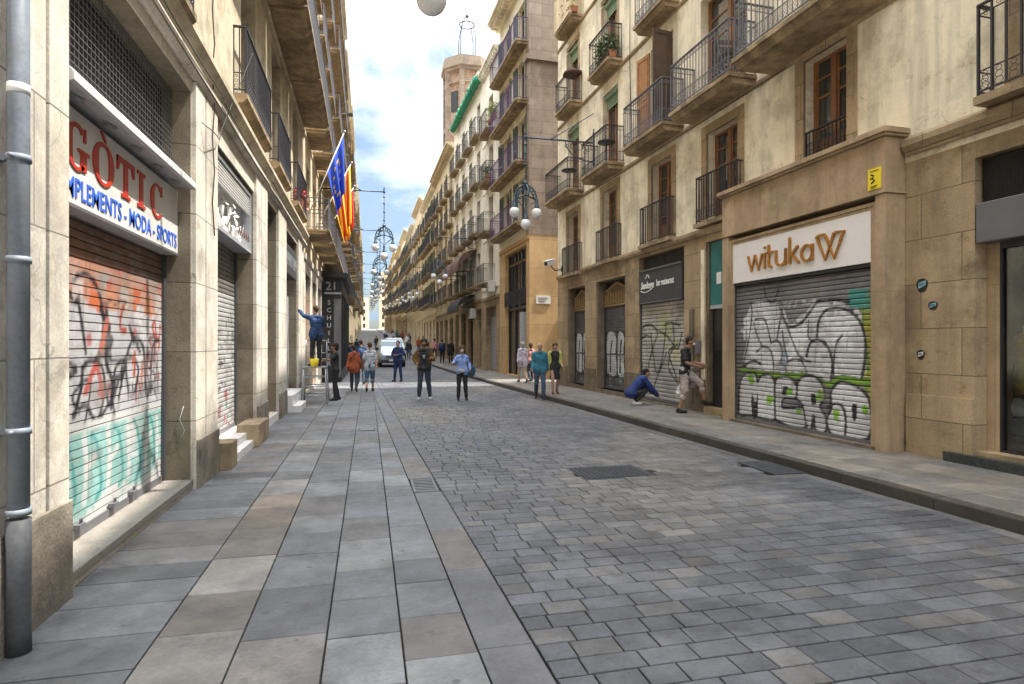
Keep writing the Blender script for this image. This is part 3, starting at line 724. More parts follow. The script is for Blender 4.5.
# ================================================================= RIGHT NEAR BUILDING
WIT = {'s1': [(0.44, 2.44), (0.48, 2.22), (0.41, 1.8), (0.28, 1.42), (0.18, 1.11)], 's2': [(0.54, 2.05), (0.64, 1.8), (0.77, 1.61)], 's2b': [(0.58, 2.11), (0.73, 2.13), (0.86, 2.08), (0.95, 1.87), (1.01, 1.67)], 's3': [(1.01, 1.67), (1.16, 1.71), (1.27, 1.63), (1.31, 1.47), (1.27, 1.34)], 's4': [(0.61, 1.5), (0.8, 1.6), (0.98, 1.55), (1.06, 1.39), (1.08, 1.19), (1.08, 1.07)], 's5': [(1.16, 1.71), (1.24, 2.02), (1.29, 2.26), (1.24, 2.42)], 's6': [(1.24, 2.39), (1.36, 2.07), (1.52, 1.95), (1.79, 2.02), (2.09, 2.3), (2.28, 2.37), (2.78, 2.3)], 's7': [(1.31, 1.88), (1.36, 1.63), (1.44, 1.38)], 's8': [(1.39, 2.02), (1.58, 1.67), (1.71, 1.46), (1.87, 1.37), (1.97, 1.36)], 's9': [(1.94, 2.04), (1.93, 1.78), (2.04, 1.69)], 's10': [(1.89, 1.45), (1.97, 1.65), (2.12, 1.72), (2.28, 1.67), (2.4, 1.53), (2.45, 1.32), (2.42, 1.07)], 's11': [(2.12, 1.74), (2.16, 1.99), (2.28, 2.17), (2.51, 2.22), (2.73, 2.18), (2.9, 2.07), (3.03, 1.9), (3.08, 1.67), (3.07, 1.4), (3.01, 1.14)], 's12': [(2.65, 1.79), (2.54, 1.67), (2.49, 1.46), (2.47, 1.14)], 's13': [(1.21, 1.32), (1.36, 1.28), (1.41, 1.13)], 's13b': [(1.41, 1.32), (1.58, 1.39), (1.76, 1.37), (1.87, 1.22), (1.87, 1.11)], 's14': [(0.18, 1.19), (0.28, 1.24), (0.51, 1.33), (0.73, 1.28)], 's16': [(0.83, 2.7), (0.89, 2.49), (1.07, 2.4), (1.21, 2.63)], 'M': [(0.07, 0.24), (0.11, 0.85), (0.28, 1.07), (0.58, 1.09), (0.64, 0.93), (0.73, 1.05), (0.98, 1.09), (1.13, 0.92), (1.16, 0.6), (1.1, 0.28), (0.7, 0.27), (0.51, 0.29), (0.07, 0.24)], 'C': [(1.13, 0.28), (1.12, 0.95), (1.3, 1.06), (1.52, 1.06), (1.66, 0.91), (1.63, 0.72), (1.36, 0.7), (1.3, 0.54), (1.52, 0.54), (1.79, 0.58), (1.87, 0.44), (1.84, 0.24), (1.52, 0.21), (1.13, 0.28)], 'R': [(1.68, 0.99), (1.79, 1.09), (2.04, 1.12), (2.24, 0.99), (2.28, 0.78), (2.19, 0.63), (2.33, 0.43), (2.28, 0.21), (2.09, 0.23), (2.04, 0.46), (1.99, 0.24), (1.89, 0.26), (1.79, 0.62), (1.66, 0.72), (1.68, 0.99)], 'O': [(2.31, 0.42), (2.42, 0.65), (2.42, 0.89), (2.6, 1.06), (2.9, 1.01), (3.11, 0.88), (3.18, 0.66), (3.17, 0.33), (3.03, 0.21), (2.69, 0.2), (2.42, 0.21), (2.31, 0.42)], 'h1': [(0.46, 0.75), (0.58, 0.55), (0.64, 0.76), (0.64, 0.3), (0.48, 0.29), (0.46, 0.75)], 'h2': [(1.33, 0.89), (1.48, 0.9), (1.44, 0.76), (1.31, 0.75), (1.33, 0.89)], 'h3': [(1.98, 0.82), (2.08, 0.81), (2.1, 0.67), (2.0, 0.64), (1.98, 0.82)], 'h4': [(2.84, 0.74), (2.92, 0.74), (2.91, 0.51), (2.84, 0.52), (2.84, 0.74)], 'arc': [(2.35, 0.64), (2.51, 0.71), (2.65, 0.67), (2.71, 0.47), (2.69, 0.21)], 'green': [(0.18, 1.15), (0.64, 1.11), (1.13, 1.09), (1.68, 1.1), (2.04, 1.08), (2.38, 1.0), (2.6, 1.1), (2.94, 1.08), (3.15, 1.08)], 'fill': [(0.14, 1.09), (0.31, 1.67), (0.43, 2.39), (1.24, 2.34), (1.52, 2.01), (2.04, 2.29), (2.51, 2.26), (2.9, 2.1), (3.05, 1.9), (3.08, 1.67), (3.05, 1.17), (2.42, 1.04), (1.52, 1.09), (0.14, 1.09)], 'spots': [(0.44, 0.96), (0.98, 0.66), (1.52, 0.81), (1.68, 0.5), (2.19, 0.82), (2.54, 0.54), (3.05, 0.69)], 'teal': [(2.78, 2.48), (3.36, 2.45), (3.36, 2.19), (2.82, 2.21), (2.78, 2.48)], 'yel': [(2.96, 2.17), (3.36, 2.18), (3.36, 0.23), (3.2, 0.21), (3.17, 0.85), (2.94, 1.1), (3.11, 1.5), (2.96, 2.17)], 'tealb': [(3.19, 0.86), (3.36, 0.87), (3.36, 0.23), (3.19, 0.21), (3.19, 0.86)]}
GOT={'k1': [(0.81, 2.15), (0.93, 2.21), (1.09, 2.2), (1.22, 2.12), (1.31, 1.97), (1.34, 1.78), (1.28, 1.6), (1.17, 1.5)], 'k2': [(0.88, 1.99), (0.95, 1.79), (1.01, 1.58)], 'k3': [(1.22, 1.53), (1.34, 1.62), (1.43, 1.8), (1.4, 1.95)], 'k4': [(0.95, 1.46), (1.06, 1.51), (1.22, 1.5), (1.34, 1.42), (1.37, 1.22), (1.28, 1.03)], 'k5': [(0.95, 1.46), (0.93, 1.3), (0.85, 1.13)], 'k6': [(1.59, 1.2), (1.59, 1.41), (1.79, 1.51), (2.04, 1.51), (2.16, 1.39), (2.08, 1.19)], 'tag': [(1.28, 2.03), (1.4, 2.01), (1.49, 2.04), (1.59, 2.01), (1.72, 2.05), (1.86, 2.04)], 'k7': [(0.74, 2.04), (0.81, 1.97), (0.9, 2.02)], 'k8': [(0.81, 1.09), (1.01, 1.16), (1.22, 1.01), (1.52, 1.13), (1.59, 0.97)], 'k9': [(2.32, 1.2), (2.41, 1.11), (2.58, 1.18), (2.72, 1.05)], 'o1': [(0.74, 2.38), (1.34, 2.42), (1.34, 2.33), (0.74, 2.28), (0.74, 2.38)], 'o2': [(1.4, 2.31), (2.87, 2.34), (2.82, 2.21), (1.4, 2.16), (1.4, 2.31)], 'o3': [(0.74, 2.43), (2.92, 2.43), (2.92, 2.37), (0.74, 2.38), (0.74, 2.43)], 'pink': [(1.37, 1.95), (1.4, 1.85), (1.06, 1.7), (1.43, 1.29), (1.28, 1.23), (1.46, 1.25), (2.58, 1.49), (2.72, 1.3), (2.49, 1.68), (2.04, 1.76), (1.49, 2.17), (1.69, 2.26), (2.32, 2.22)]}
BARG={'a': [(-0.16, 2.07), (0.03, 2.15), (0.39, 2.14), (0.69, 1.93), (0.45, 1.58), (0.21, 1.11), (0.09, 0.63)], 'b': [(1.14, 2.2), (1.03, 1.64), (0.86, 1.13), (0.57, 0.66), (0.39, 0.35)], 'c': [(0.75, 1.99), (1.25, 1.81), (1.66, 1.53), (1.87, 1.91)], 'd': [(1.46, 2.14), (1.51, 1.64), (1.25, 1.42), (1.56, 0.93), (1.87, 0.47)], 'e': [(0.33, 1.94), (0.45, 1.35), (0.69, 0.89), (1.14, 1.42)], 'f': [(1.66, 1.64), (1.35, 1.42), (1.25, 1.03), (1.66, 0.72)], 'g': [(-0.16, 1.82), (0.09, 1.88), (0.33, 1.82)], 'h': [(1.03, 2.12), (1.35, 2.19), (1.77, 2.1)]}
BR, U, LR = building('apartment_building', 'cream plastered apartment block with tan stone shop level, nearest on the right', 'R', -8, 21.7)
gh = 4.22
ax = [20.1, 17.0, 13.9, 11.35, 8.5, 4.95, 1.8, -1.2, -4.3]
gholes = [(U(20.65), U(19.0), .25, 3.62), (U(18.05), U(15.98), .25, 3.62), (U(15.12), U(12.84), .12, 3.98), (U(11.95), U(10.95), .12, 3.9), (U(10.7), U(7.1), .14, 3.72), (U(6.02), U(1.6), .3, 4.0), (U(.3), U(-2.4), .2, 3.6), (U(-4), U(-6.6), .2, 3.6)]
wall_mb(0, LR, 0, gh, gholes, rev=.42, top=False).build('shop_level_wall', 'stone_r', BR)
uh = []
F1 = {20.1: (.5, 4.22, 6.24), 17.0: (.5, 4.25, 6.35), 13.9: (.5, 4.3, 6.3), 11.35: (.55, 4.35, 6.28), 8.5: (.47, 4.78, 6.55), 4.95: (.5, 4.65, 6.6)}
for y in ax:
    w, z0, z1 = F1.get(y, (.5, 4.65, 6.5)); uh.append((U(y) - w, U(y) + w, z0, z1))
    ww = .8 if y == 11.35 else .55
    uh.append((U(y) - ww, U(y) + ww, 6.9, 9.35)); uh.append((U(y) - .5, U(y) + .5, 9.93, 12.2)); uh.append((U(y) - .5, U(y) + .5, 12.85, 14.9)); uh.append((U(y) - .45, U(y) + .45, 15.6, 17.1))
wall_mb(0, LR, gh, 18.75, uh, rev=.34).build('wall', 'plaster_r', BR)
cornice(BR, -.1, LR, 18.75, .5, .45, 'stone_r', False)
for k, h in enumerate(uh):
    u = (h[0] + h[1]) / 2; w = h[1] - h[0]; y = LR - u
    st = 'wood'
    window(BR, u, h[2], round(w, 3), round(h[3] - h[2], 3), .2, st)
# stone surrounds of the first-floor windows (flush worn stone, slightly proud)
for y in ax:
    w, z0, z1 = F1.get(y, (.5, 4.65, 6.5)); u = U(y)
    a = MB(); t = .2
    a.box(u - w - t, u - w, -.02, .03, z0, z1 + t); a.box(u + w, u + w + t, -.02, .03, z0, z1 + t); a.box(u - w, u + w, -.022, .03, z1, z1 + t)
    a.build('window_surround', 'stone_r', BR)
    u0 = u
    for zz in (9.93, 12.85):
        a = MB(); w = .5; a.box(u - w - .14, u - w, -.02, .03, zz, zz + 2.2); a.box(u + w, u + w + .14, -.02, .03, zz, zz + 2.2); a.box(u - w - .14, u + w + .14, -.022, .03, zz + (2.27 if zz < 10 else 2.21), zz + 2.42); a.build('window_surround', 'stone_r', BR)
# string courses
a = MB(); a.prism([(.03, 0), (-.05, 0), (-.09, .07), (-.09, .14), (-.03, .17), (.03, .17)], 0, U(10.82), axis='x'); shift(a, 0, 0, 4.06); a.build('string_course', 'stone_r', BR)
a = MB(); a.prism([(.03, 0), (-.05, 0), (-.13, .12), (-.13, .2), (-.03, .27), (.03, .27)], U(6.95), LR, axis='x'); shift(a, 0, 0, 4.30); a.build('string_course', 'stone_r', BR)
for zz in (6.62, 9.70, 12.62, 15.45):
    a = MB(); a.prism([(.03, 0), (-.02, 0), (-.045, .05), (-.045, .10), (.03, .12)], 0, LR, axis='x'); shift(a, 0, 0, zz); a.build('string_course', 'stone_r', BR)
# first floor guards
for y, z0, w in ((20.02, 4.12, 1.5), (16.97, 4.18, 1.45), (14.0, 4.26, 1.5), (11.35, 4.32, 1.45)):
    u = U(y); a = MB(); a.box(-w / 2 - .06, w / 2 + .06, -.2, 0, -.09, 0); b = a.build('balcony', 'slab', BR, (u, 0, z0)); b.name = 'balconette'
    r = railing_mb(w, .16, .98 if y > 13 else 1.02, .1, scroll=(y < 13), bar=.008, d0=0, band=False).mesh('railing', MT['iron']); link('railing', r, b, (0, 0, .004))
u = U(8.5); r = railing_mb(.92, .0, .52, .085, scroll=True, bar=.007, sides=False, band=False).build('window_guard', 'iron', BR, (u, .03, 4.80))
u = U(4.98); a = MB(); a.box(-.85, .85, -.28, 0, -.1, 0); b = a.build('balconette', 'slab', BR, (u, 0, 4.66)); railing_mb(1.64, .24, 1.12, .17, True, .010, d0=0).build('railing', 'iron', b)
# balconies
for y, y0, y1, d in ((20.1, 21.45, 19.12, .62), (17, 17.92, 16.05, .6), (13.9, 14.92, 12.86, .6), (11.35, 12.42, 10.25, .64), (8.5, 9.78, 7.25, .86), (4.95, 5.6, 3.6, .62), (1.8, 2.8, .8, .6), (-1.2, -.2, -2.2, .6)):
    balcony(BR, (U(y0) + U(y1)) / 2, 6.88, round(y0 - y1, 2), d, 1.05, 'iron_l' if y < 14 else 'iron', th=.2)
for y in ax[:8]:
    balcony(BR, U(y - .1), 9.93, 1.45, .47, 1.02, 'iron_l' if y in (13.9,) else 'iron', th=.2)
    if y != 20.1: balcony(BR, U(y), 12.84, 1.45, .45, 1.0, 'iron', th=.18)
# third-floor enclosed timber screen on the far axis
b = balcony(BR, U(20.0), 12.84, 1.5, .45, 1.0, 'iron', th=.2)
a = MB(); a.box(U(20) - .76, U(20) + .76, -.475, -.46, 12.85, 13.95); a.box(U(20) + .745, U(20) + .76, -.46, 0, 12.85, 13.95)
for i in range(9): a.box(U(20) - .76 + i * .18, U(20) - .745 + i * .18, -.485, -.475, 12.85, 13.95)
a.build('balcony_screen', 'tan', BR)
# shutters and blinds seen on the balconies
shutters(BR, U(13.95), 6.95, 1.1, 2.35, 'wood_orange', ang=172, y=-.01, sides=(-1,), panel=True)
shutters(BR, U(13.95), 6.95, 1.1, 2.35, 'wood_dark', ang=96, y=-.01, sides=(1,), panel=True)
for y, zt in ((17.0, 9.35), (20.1, 9.35), (17.0, 12.2), (20.1, 12.2)): blind(BR, U(y), zt, .96, .35)
# ground floor piers / plinth
for y0, y1 in ((21.7, 20.65), (19.0, 18.05), (15.98, 15.12), (12.84, 11.95)):
    MB().box(U(y0) + .002, U(y1) - .002, -.035, .0, 0, .85).build('plinth', 'stone_dark', BR)
a = MB(); a.box(U(6.95), U(6.02) - .003, -.045, .0, 0, .95); a.build('plinth', 'stone_r', BR)
for y0, y1, z in ((20.65, 19.0, .25), (18.05, 15.98, .25)):
    MB().box(U(y0), U(y1), -.03, .4, .1, z).build('door_step', 'stone_dark', BR)
MB().box(U(15.1), U(12.84), -.02, .4, .1, .16).build('door_step', 'stone_dark', BR)
MB().box(U(11.95), U(10.95), -.05, 1.2, .1, .27).build('door_step', 'slab', BR)
# shutter 1 and 2 : black with white lettering shapes, gilt panel above
def blk(seed):
    rs = random.Random(seed)
    def f(P):
        W_ = P.U.max()
        P.put(((P.Z > .55) & (P.Z < 2.05)).astype(float) * .95, (.02, .025, .03))
        # tall white bubble letters
        for x0, x1 in ((.08, .42), (.50, .72), (.80, 1.0)):
            a, b = x0 * W_, x1 * W_; h = rs.uniform(-.05, .05)
            P.poly([(a, .75 + h), (a + .02, 1.95), (b, 1.9), (b - .02, 1.4), (b, .7)], (.62, .66, .66))
            P.line([(a + (b - a) * .35, .8), (a + (b - a) * .4, 1.3), (a + (b - a) * .55, 1.75)], (.03, .04, .05), .10)
            P.line([(a - .02, 1.32), (b + .02, 1.34)], (.02, .05, .07), .05)
        for k in range(26):
            x, z = rs.uniform(.05, W_), rs.uniform(.32, .85)
            P.line([(x, z), (x + rs.uniform(-.15, .15), z + rs.uniform(-.12, .12)), (x + rs.uniform(-.1, .2), z + rs.uniform(-.1, .1))], rs.choice([(.35, .45, .5), (.12, .25, .38), (.6, .62, .6)]), .018)
    return f
for k, (y0, y1) in enumerate(((20.65, 19.0), (18.05, 15.98))):
    MB().box(U(y0) + .002, U(y0) + .1, .03, .4, .25, 3.6).build('jamb_shade_lining', 'stone_dark', BR)  # darker stone lines the jamb, the reveal's shade put into its colour
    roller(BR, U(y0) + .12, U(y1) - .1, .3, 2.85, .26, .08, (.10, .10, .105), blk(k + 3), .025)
    s = empty('shop_sign', (0, 0, 0), 0, ('worn gilt shop panel with curly lettering above the farthest near-block shutter', 'worn gilt shop panel with curly lettering above the wider black shutter, left of the restaurant')[k], 'shop sign', 'gilt panels over the black shutters')
    Mx = BR.matrix_basis if False else Matrix.Translation(BR.location) @ Matrix.Rotation(BR.rotation_euler.z, 4, 'Z')
    s.location = Mx @ Vector((U((y0 + y1) / 2), .22, 2.8)); s.rotation_euler = BR.rotation_euler
    w = (y0 - y1) / 2 - .08
    a = MB(); a.prism([(-w, 0), (w, 0), (w, .5), (w * .55, .62), (0, .78), (-w * .55, .62), (-w, .5)], 0, .05); a.build('panel', 'gold_sign', s)
    a = MB(); rs = random.Random(k)
    x = -w + .12
    while x < w - .1:      # ornamental unreadable letter forms
        hh = rs.uniform(.28, .42); pts = [(x, .12), (x + .03, .12 + hh), (x + .1, .12 + hh * .5), (x + .05, .14), (x + .13, .10)]
        a.ribbon(smooth_line(pts, 3), .022, -.012, 0); x += .19
    a.ribbon([(-w + .05, .48), (-w * .5, .57), (0, .72), (w * .5, .57), (w - .05, .48)], .025, -.01, 0)
    a.ribbon([(-w + .05, .05), (w - .05, .05)], .03, -.01, 0); a.build('lettering', 'letter_gold', s)
    MB().box(-w - .06, w + .06, .08, .12, .0, .86).build('back_panel', 'black', s)
# restaurant shutter
def barp(P):
    for _ in range(1): P.c *= (.75 + .5 * vnoise(P.U, P.Z, 2, 8))[..., None]
    P.blob((1.2, 2.1), .35, (.45, .47, .22), 4, .8); P.blob((.3, 1.9), .22, (.5, .5, .45), 5, .7); P.blob((.5, 1.2), .25, (.55, .55, .5), 6, .5); P.blob((1.7, 1.5), .25, (.45, .45, .2), 7, .6)
    for k, L in BARG.items(): P.line([(min(2.2, max(.02, a + .18)), b) for a, b in L], (.015, .015, .02), .055)
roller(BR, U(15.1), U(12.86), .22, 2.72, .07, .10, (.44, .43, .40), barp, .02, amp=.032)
MB().box(U(15.1), U(12.86), .14, .40, 3.62, 3.97).build('transom', 'dark', BR)
s = empty('shop_sign', Mx @ Vector((U(15.1), -.03, 2.72)), BR.rotation_euler.z, 'black bar restaurant sign with white lettering over the grey corrugated shutter', 'shop sign')
a = MB(); a.box(.03, 2.2, 0, .12, .0, .88); a.build('panel', 'charcoal', s, bevel=.006)
a = MB(); a.box(.03, 2.2, -.03, .0, .86, .9); a.box(.03, 2.2, -.03, 0, 0, .03); a.build('trim', 'grey', s)
a = text_mb('Sandunga', .26, .01, .72, bold=.006, shear=.25); shift(a, .16, -.008, .40); a.build('lettering', 'letter_white', s)
a = text_mb('bar restaurant', .24, .01, .62, bold=.003); shift(a, 1.0, -.008, .42); a.build('lettering', 'letter_white', s)
a = MB(); a.ribbon(smooth_line([(.14, .36), (.35, .30), (.6, .33), (.80, .40)]), .018, -.012, 0); a.ribbon(smooth_line([(.42, .66), (.52, .76), (.62, .66)]), .02, -.012, 0); a.build('flourish', 'letter_white', s)
# doorway between restaurant and corner shopfront
a = MB(); a.box(U(11.86), U(10.95), .06, .12, 2.5, 3.88); a.build('transom_panel', 'teal', BR)
MB().box(U(11.62), U(11.45), .05, .06, 2.95, 3.2).build('notice', 'letter_white', BR)
MB().box(U(11.95) + .002, U(11.87), .03, .42, .27, 3.88).build('door_jamb', 'stone_dark', BR)
MB().box(U(11.86), U(11.2), .12, .17, .27, 2.42).build('door', 'black', BR)
MB().box(U(11.86), U(10.97), .05, .13, 2.42, 2.5).build('door_lintel', 'lgrey', BR)
a = MB(); a.box(U(11.95) - .01, U(10.93), 1.2, 1.3, .1, 4.0); a.box(U(11.95) - .05, U(11.95), .42, 1.2, .1, 4.0); a.box(U(10.93), U(10.93) + .05, .42, 1.2, .1, 4.); a.box(U(11.95), U(10.93), .42, 1.2, 3.9, 4.); a.build('hallway', 'dark', BR)
a = MB(); a.box(U(12.55), U(12.40), -.05, 0, .3, 2.45); a.build('pipe_cover', 'stone_dark', BR)
a = MB(); a.box(U(12.02) - .28, U(12.02) - .06, -.06, 0, 1.42, 1.72); a.build('intercom', 'grey', BR)
a = MB(); a.box(U(12.1), U(11.97), -.03, 0, .1, 3.75); a.build('pilaster', 'plaster_r', BR)
# corner shopfront frame
pf = -.36; y0, y1 = 10.82, 7.0
a = MB(); t = .16
SF = a
a.box(U(y0), U(10.62), pf, .0, .1, 3.78)
sf = a.build('shopfront_frame', 'frame_stone', BR, bevel=.008)
MB().box(U(7.17), U(y1), pf, .0, .1, 3.78).build('shopfront_frame', 'frame_stone', BR, bevel=.008)
a = MB(); a.box(U(y0), U(y1), pf - .002, .0, 3.785, 4.58); a.build('shopfront_header', 'frame_stone', BR, bevel=.006)
for (p, i, z) in ((.02, .0, 0), (.035, .055, .0)):    # stepped moulding inside the frame
    a = MB(); a.box(U(10.62) + i, U(10.62) + i + .05, pf + p, pf + p + .1, .12, 3.70 - i); a.box(U(7.17) - i - .05, U(7.17) - i, pf + p, pf + p + .1, .12, 3.70 - i); a.box(U(10.62) + i + .05, U(7.17) - i - .05, pf + p + .002, pf + p + .1, 3.70 - i - .05, 3.70 - i)
    a.build('frame_moulding', 'frame_stone', BR)
a = MB(); a.box(U(y0) - .03, U(y1) + .05, pf - .05, .0, 4.585, 4.62); a.box(U(y0) - .06, U(y1) + .08, pf - .09, .0, 4.623, 4.70); a.build('shopfront_ledge', 'frame_stone', BR, bevel=.006)
a = MB(); a.box(U(y0) - .02, U(y1) + .025, pf - .022, .0, 3.79, 3.815); a.build('shopfront_ledge', 'frame_stone', BR)
MB().box(U(10.62), U(7.17), pf + .02, .0, .1, .17).build('door_step', 'stone_dark', BR)
def witp(P):
    w = WIT
    P.put(((P.Z > .15) & (P.Z < 2.6)).astype(float) * .6 * (vnoise(P.U, P.Z, 2.2, 2)), (.18, .18, .18))
    sil = (.60, .60, .61)
    P.poly(w['yel'], (.20, .26, .04), .9); P.poly([(a + .02, b + .1) for a, b in w['yel']][:4], (.5, .42, .03), .5)
    for k in range(14):
        x = 3.0 + random.random() * .4; z = .9 + random.random() * 1.3; P.line([(x, z), (x + random.uniform(-.03, .03), z + random.uniform(.1, .5))], random.choice([(.62, .55, .05), (.12, .24, .04), (.3, .36, .04)]), .05)
    P.poly(w['teal'], (.02, .28, .24), .85); P.poly(w['tealb'], (.02, .09, .12), .9)
    P.poly(w['fill'], (.62, .62, .63), .92)
    for x, z, r in ((.4, 1.95, .18), (.9, 2.05, .2), (1.7, 1.7, .25), (2.6, 1.9, .3), (1.1, 1.3, .2), (2.3, 1.35, .22), (.6, 1.55, .15)): P.blob((x, z), r, (.76, .76, .77), int(x * 10), .8)
    for k, L in (('s1', 0), ('s2', 0), ('s2b', 0), ('s3', 0), ('s4', 0), ('s5', 0), ('s6', 0), ('s7', 0), ('s8', 0), ('s9', 0), ('s10', 0), ('s11', 0), ('s12', 0), ('s13', 0), ('s13b', 0), ('s14', 0), ('s16', 0)):
        P.line(w[k], (.015, .015, .02), .05 if k in ('s10', 's11', 's6', 's14') else .036)
    P.line([(1.35, 1.25), (1.36, 1.5)], (.1, .3, .5), .04)
    for k in range(22):
        x = .7 + random.random() * 1.4; P.line([(x, 2.28 + random.random() * .1), (x + .06, 2.3 + random.random() * .1)], (.65, .65, .6), .02)
    P.line(w['green'], (.06, .10, .03), .13); P.line(w['green'], (.16, .32, .03), .085)
    for k in 'MCRO': P.poly(w[k], sil, .96); P.line(w[k], (.015, .015, .02), .05)
    for k in ('h1', 'h2', 'h3', 'h4'): P.poly(w[k], (.02, .02, .025))
    P.line(w['arc'], (.015, .015, .02), .045)
    for i, c in enumerate(w['spots']): P.blob(c, .085, (.20, .42, .04), i + 2)
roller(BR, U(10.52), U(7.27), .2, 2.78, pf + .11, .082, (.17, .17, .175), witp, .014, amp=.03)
MB().box(U(10.52), U(7.27), pf + .07, pf + .35, 2.78, 2.83).build('shutter_housing', 'black', BR)
MB().box(U(10.52), U(7.27), pf + .06, pf + .12, 3.60, 3.66).build('shutter_housing', 'black', BR)
s = empty('shop_sign', Mx @ Vector((U(10.53), pf + .04, 2.84)), BR.rotation_euler.z, 'large white sign with bronze wituka lettering above the graffitied shutter', 'shop sign')
a = MB().box(0, 3.27, 0, .10, 0, .76); a.build('panel', 'signwhite', s, bevel=.004)
# letters built from strokes: x-height .29, stroke .035
def arcp(cx, cz, rx, rz, a0, a1, n=10): return [(cx + rx * math.cos(R_(a0 + (a1 - a0) * i / n)), cz + rz * math.sin(R_(a0 + (a1 - a0) * i / n))) for i in range(n + 1)]
a = MB(); xh = .29; sw = .042; z0 = .18
x = .5
def L_(pts, closed=False): a.ribbon([(x + p, z0 + q) for p, q in pts], sw, -.035, 0, closed)
L_([(0, xh), (.1, .0), (.2, xh)]); L_([(.2, xh), (.3, 0), (.4, xh)]); x += .47
L_([(0, 0), (0, xh)]); L_([(0, xh + .07), (0, xh + .115)]); x += .11
L_([(0, xh + .13), (0, .06)]); L_(arcp(.06, .06, .06, .045, 180, 290)); L_([(-.06, xh - .015), (.12, xh - .015)]); x += .19
L_([(0, xh), (0, .12)] + arcp(.12, .12, .12, .11, 180, 360)[1:] + [(.24, xh)]); L_([(.24, xh), (.24, 0)]); x += .34
L_([(0, 0), (0, xh + .17)]); L_([(.2, xh), (.02, .13)]); L_([(.06, .16), (.22, 0)]); x += .27
L_(arcp(.13, .135, .125, .13, 0, 360, 16)[:-1], True); L_([(.255, .27), (.255, 0)])
a.build('lettering', 'gold', s)
a = MB(); x = 2.22; z0 = .15
for s0 in ((0, .40), (.20, .02), (.39, .40)), : pass
L_([(0, .40), (.19, .0), (.37, .40)]); L_([(.18, .40), (.02, .40)]); L_([(.19, .38), (.37, .0), (.56, .40), (.39, .40)])
a.build('emblem', 'gold', s)
s = empty('notice_sign', Mx @ Vector((U(7.28), pf - .012, 3.87)), BR.rotation_euler.z, 'small yellow notice with black symbol on the header right of the wituka sign', 'notice')
MB().box(0, .22, 0, .01, 0, .30).build('plate', 'yellow', s)
a = MB(); a.ribbon([(.05, .22), (.10, .20), (.08, .15), (.12, .13), (.06, .09)], .022, -.004, 0); a.ribbon([(.04, .16), (.09, .17)], .018, -.004, 0)
for q in range(3): a.ribbon([(.05, .05 - q * .015), (.17 - q * .02, .05 - q * .015)], .005, -.004, 0)
a.ribbon([(.04, .265), (.18, .265)], .012, -.004, 0); a.build('symbol', 'black', s)
# far right shop
a = MB(); a.box(U(6.0), U(1.6), -.01, .40, 2.92, 3.42); a.build('lintel_box', 'grey', BR, bevel=.01)
a = MB(); u0, u1 = U(6.0), U(1.62)
z = 3.46
while z < 3.98: a.box(u0, u1, .1, .106, z, z + .006); z += .028
x = u0
while x < u1: a.box(x, x + .006, .107, .112, 3.44, 3.99); x += .03
a.build('ventilation_grille', 'black', BR); MB().box(u0, u1, .13, .18, 3.43, 3.99).build('grille_backing', 'dark', BR)
MB().box(U(6.02) + .004, U(5.86), .20, .42, .22, 2.92).build('inner_pier', 'frame_stone', BR)
MB().box(U(6.35), U(1.3), -.12, .8, .1, .245).build('door_step', 'granite', BR, bevel=.008)
a = MB(); a.box(U(5.86), U(5.83), .2, .28, .25, 2.92); a.box(U(5.83), U(3.2), .2, .28, 2.84, 2.92); a.box(U(5.83), U(3.2), .2, .28, .25, .33); a.box(U(3.2), U(3.1), .2, .28, .25, 2.92); fr = a.build('display_window', 'black', BR)
MB().box(U(5.83), U(3.2), .235, .245, .33, 2.84).build('pane', 'clear', fr)
MB().box(U(3.1), U(1.62), .22, .28, .25, 2.92).build('door', 'black', BR)
a = MB(); a.box(U(6.9), U(3.1), 1.7, 1.8, .1, 3.); a.box(U(6.94), U(6.9), .43, 1.7, .1, 3.); a.box(U(3.1), U(3.06), .42, 1.7, .1, 3.); a.box(U(6.9), U(3.1), .43, 1.7, .24, .26); a.box(U(6.9), U(3.1), .43, 1.7, 2.95, 3.); a.build('shop_interior', 'dark', BR)
# graffiti stickers on the pier
def sticker(y, z, w, h, lab, mats):
    s = empty('sticker', Mx @ Vector((U(y), -.004, z)), BR.rotation_euler.z, lab, 'sticker')
    a = MB(); a.prism([(math.cos(q) * w / 2 * (1 + .1 * math.sin(3 * q)), math.sin(q) * h / 2 * (1 + .08 * math.cos(2 * q))) for q in [k * math.pi / 7 for k in range(14)]], 0, .004); a.build('backing', mats[0], s)
    a = MB(); a.hexa([(-w * .32, -.003, -h * .2), (w * .30, -.003, -h * .02), (w * .30, 0, -h * .02), (-w * .32, 0, -h * .2), (-w * .30, -.003, h * .2), (w * .34, -.003, h * .3), (w * .34, 0, h * .3), (-w * .30, 0, h * .2)]); a.build('label_patch', mats[1], s)
    a = MB()
    for k in range(5): a.ribbon([(-w * .22 + k * w * .1, -h * .05), (-w * .2 + k * w * .1, h * .18)], .006, -.006, -.003)
    a.build('scribble', mats[2], s)
BL_ = M_('pale_blue_sticker', (.25, .52, .60), .5, var=.1); MT['plb'] = BL_
sticker(6.74, 2.46, .17, .21, 'round black sticker with pale blue centre, highest on the right stone pier', ('black', 'plb', 'black'))
sticker(6.58, 2.17, .14, .13, 'small angular black and pale blue sticker, middle one on the stone pier', ('black', 'plb', 'black'))
sticker(6.76, 1.50, .12, .15, 'small black ring sticker with white centre, lowest on the stone pier', ('black', 'letter_white', 'grey'))
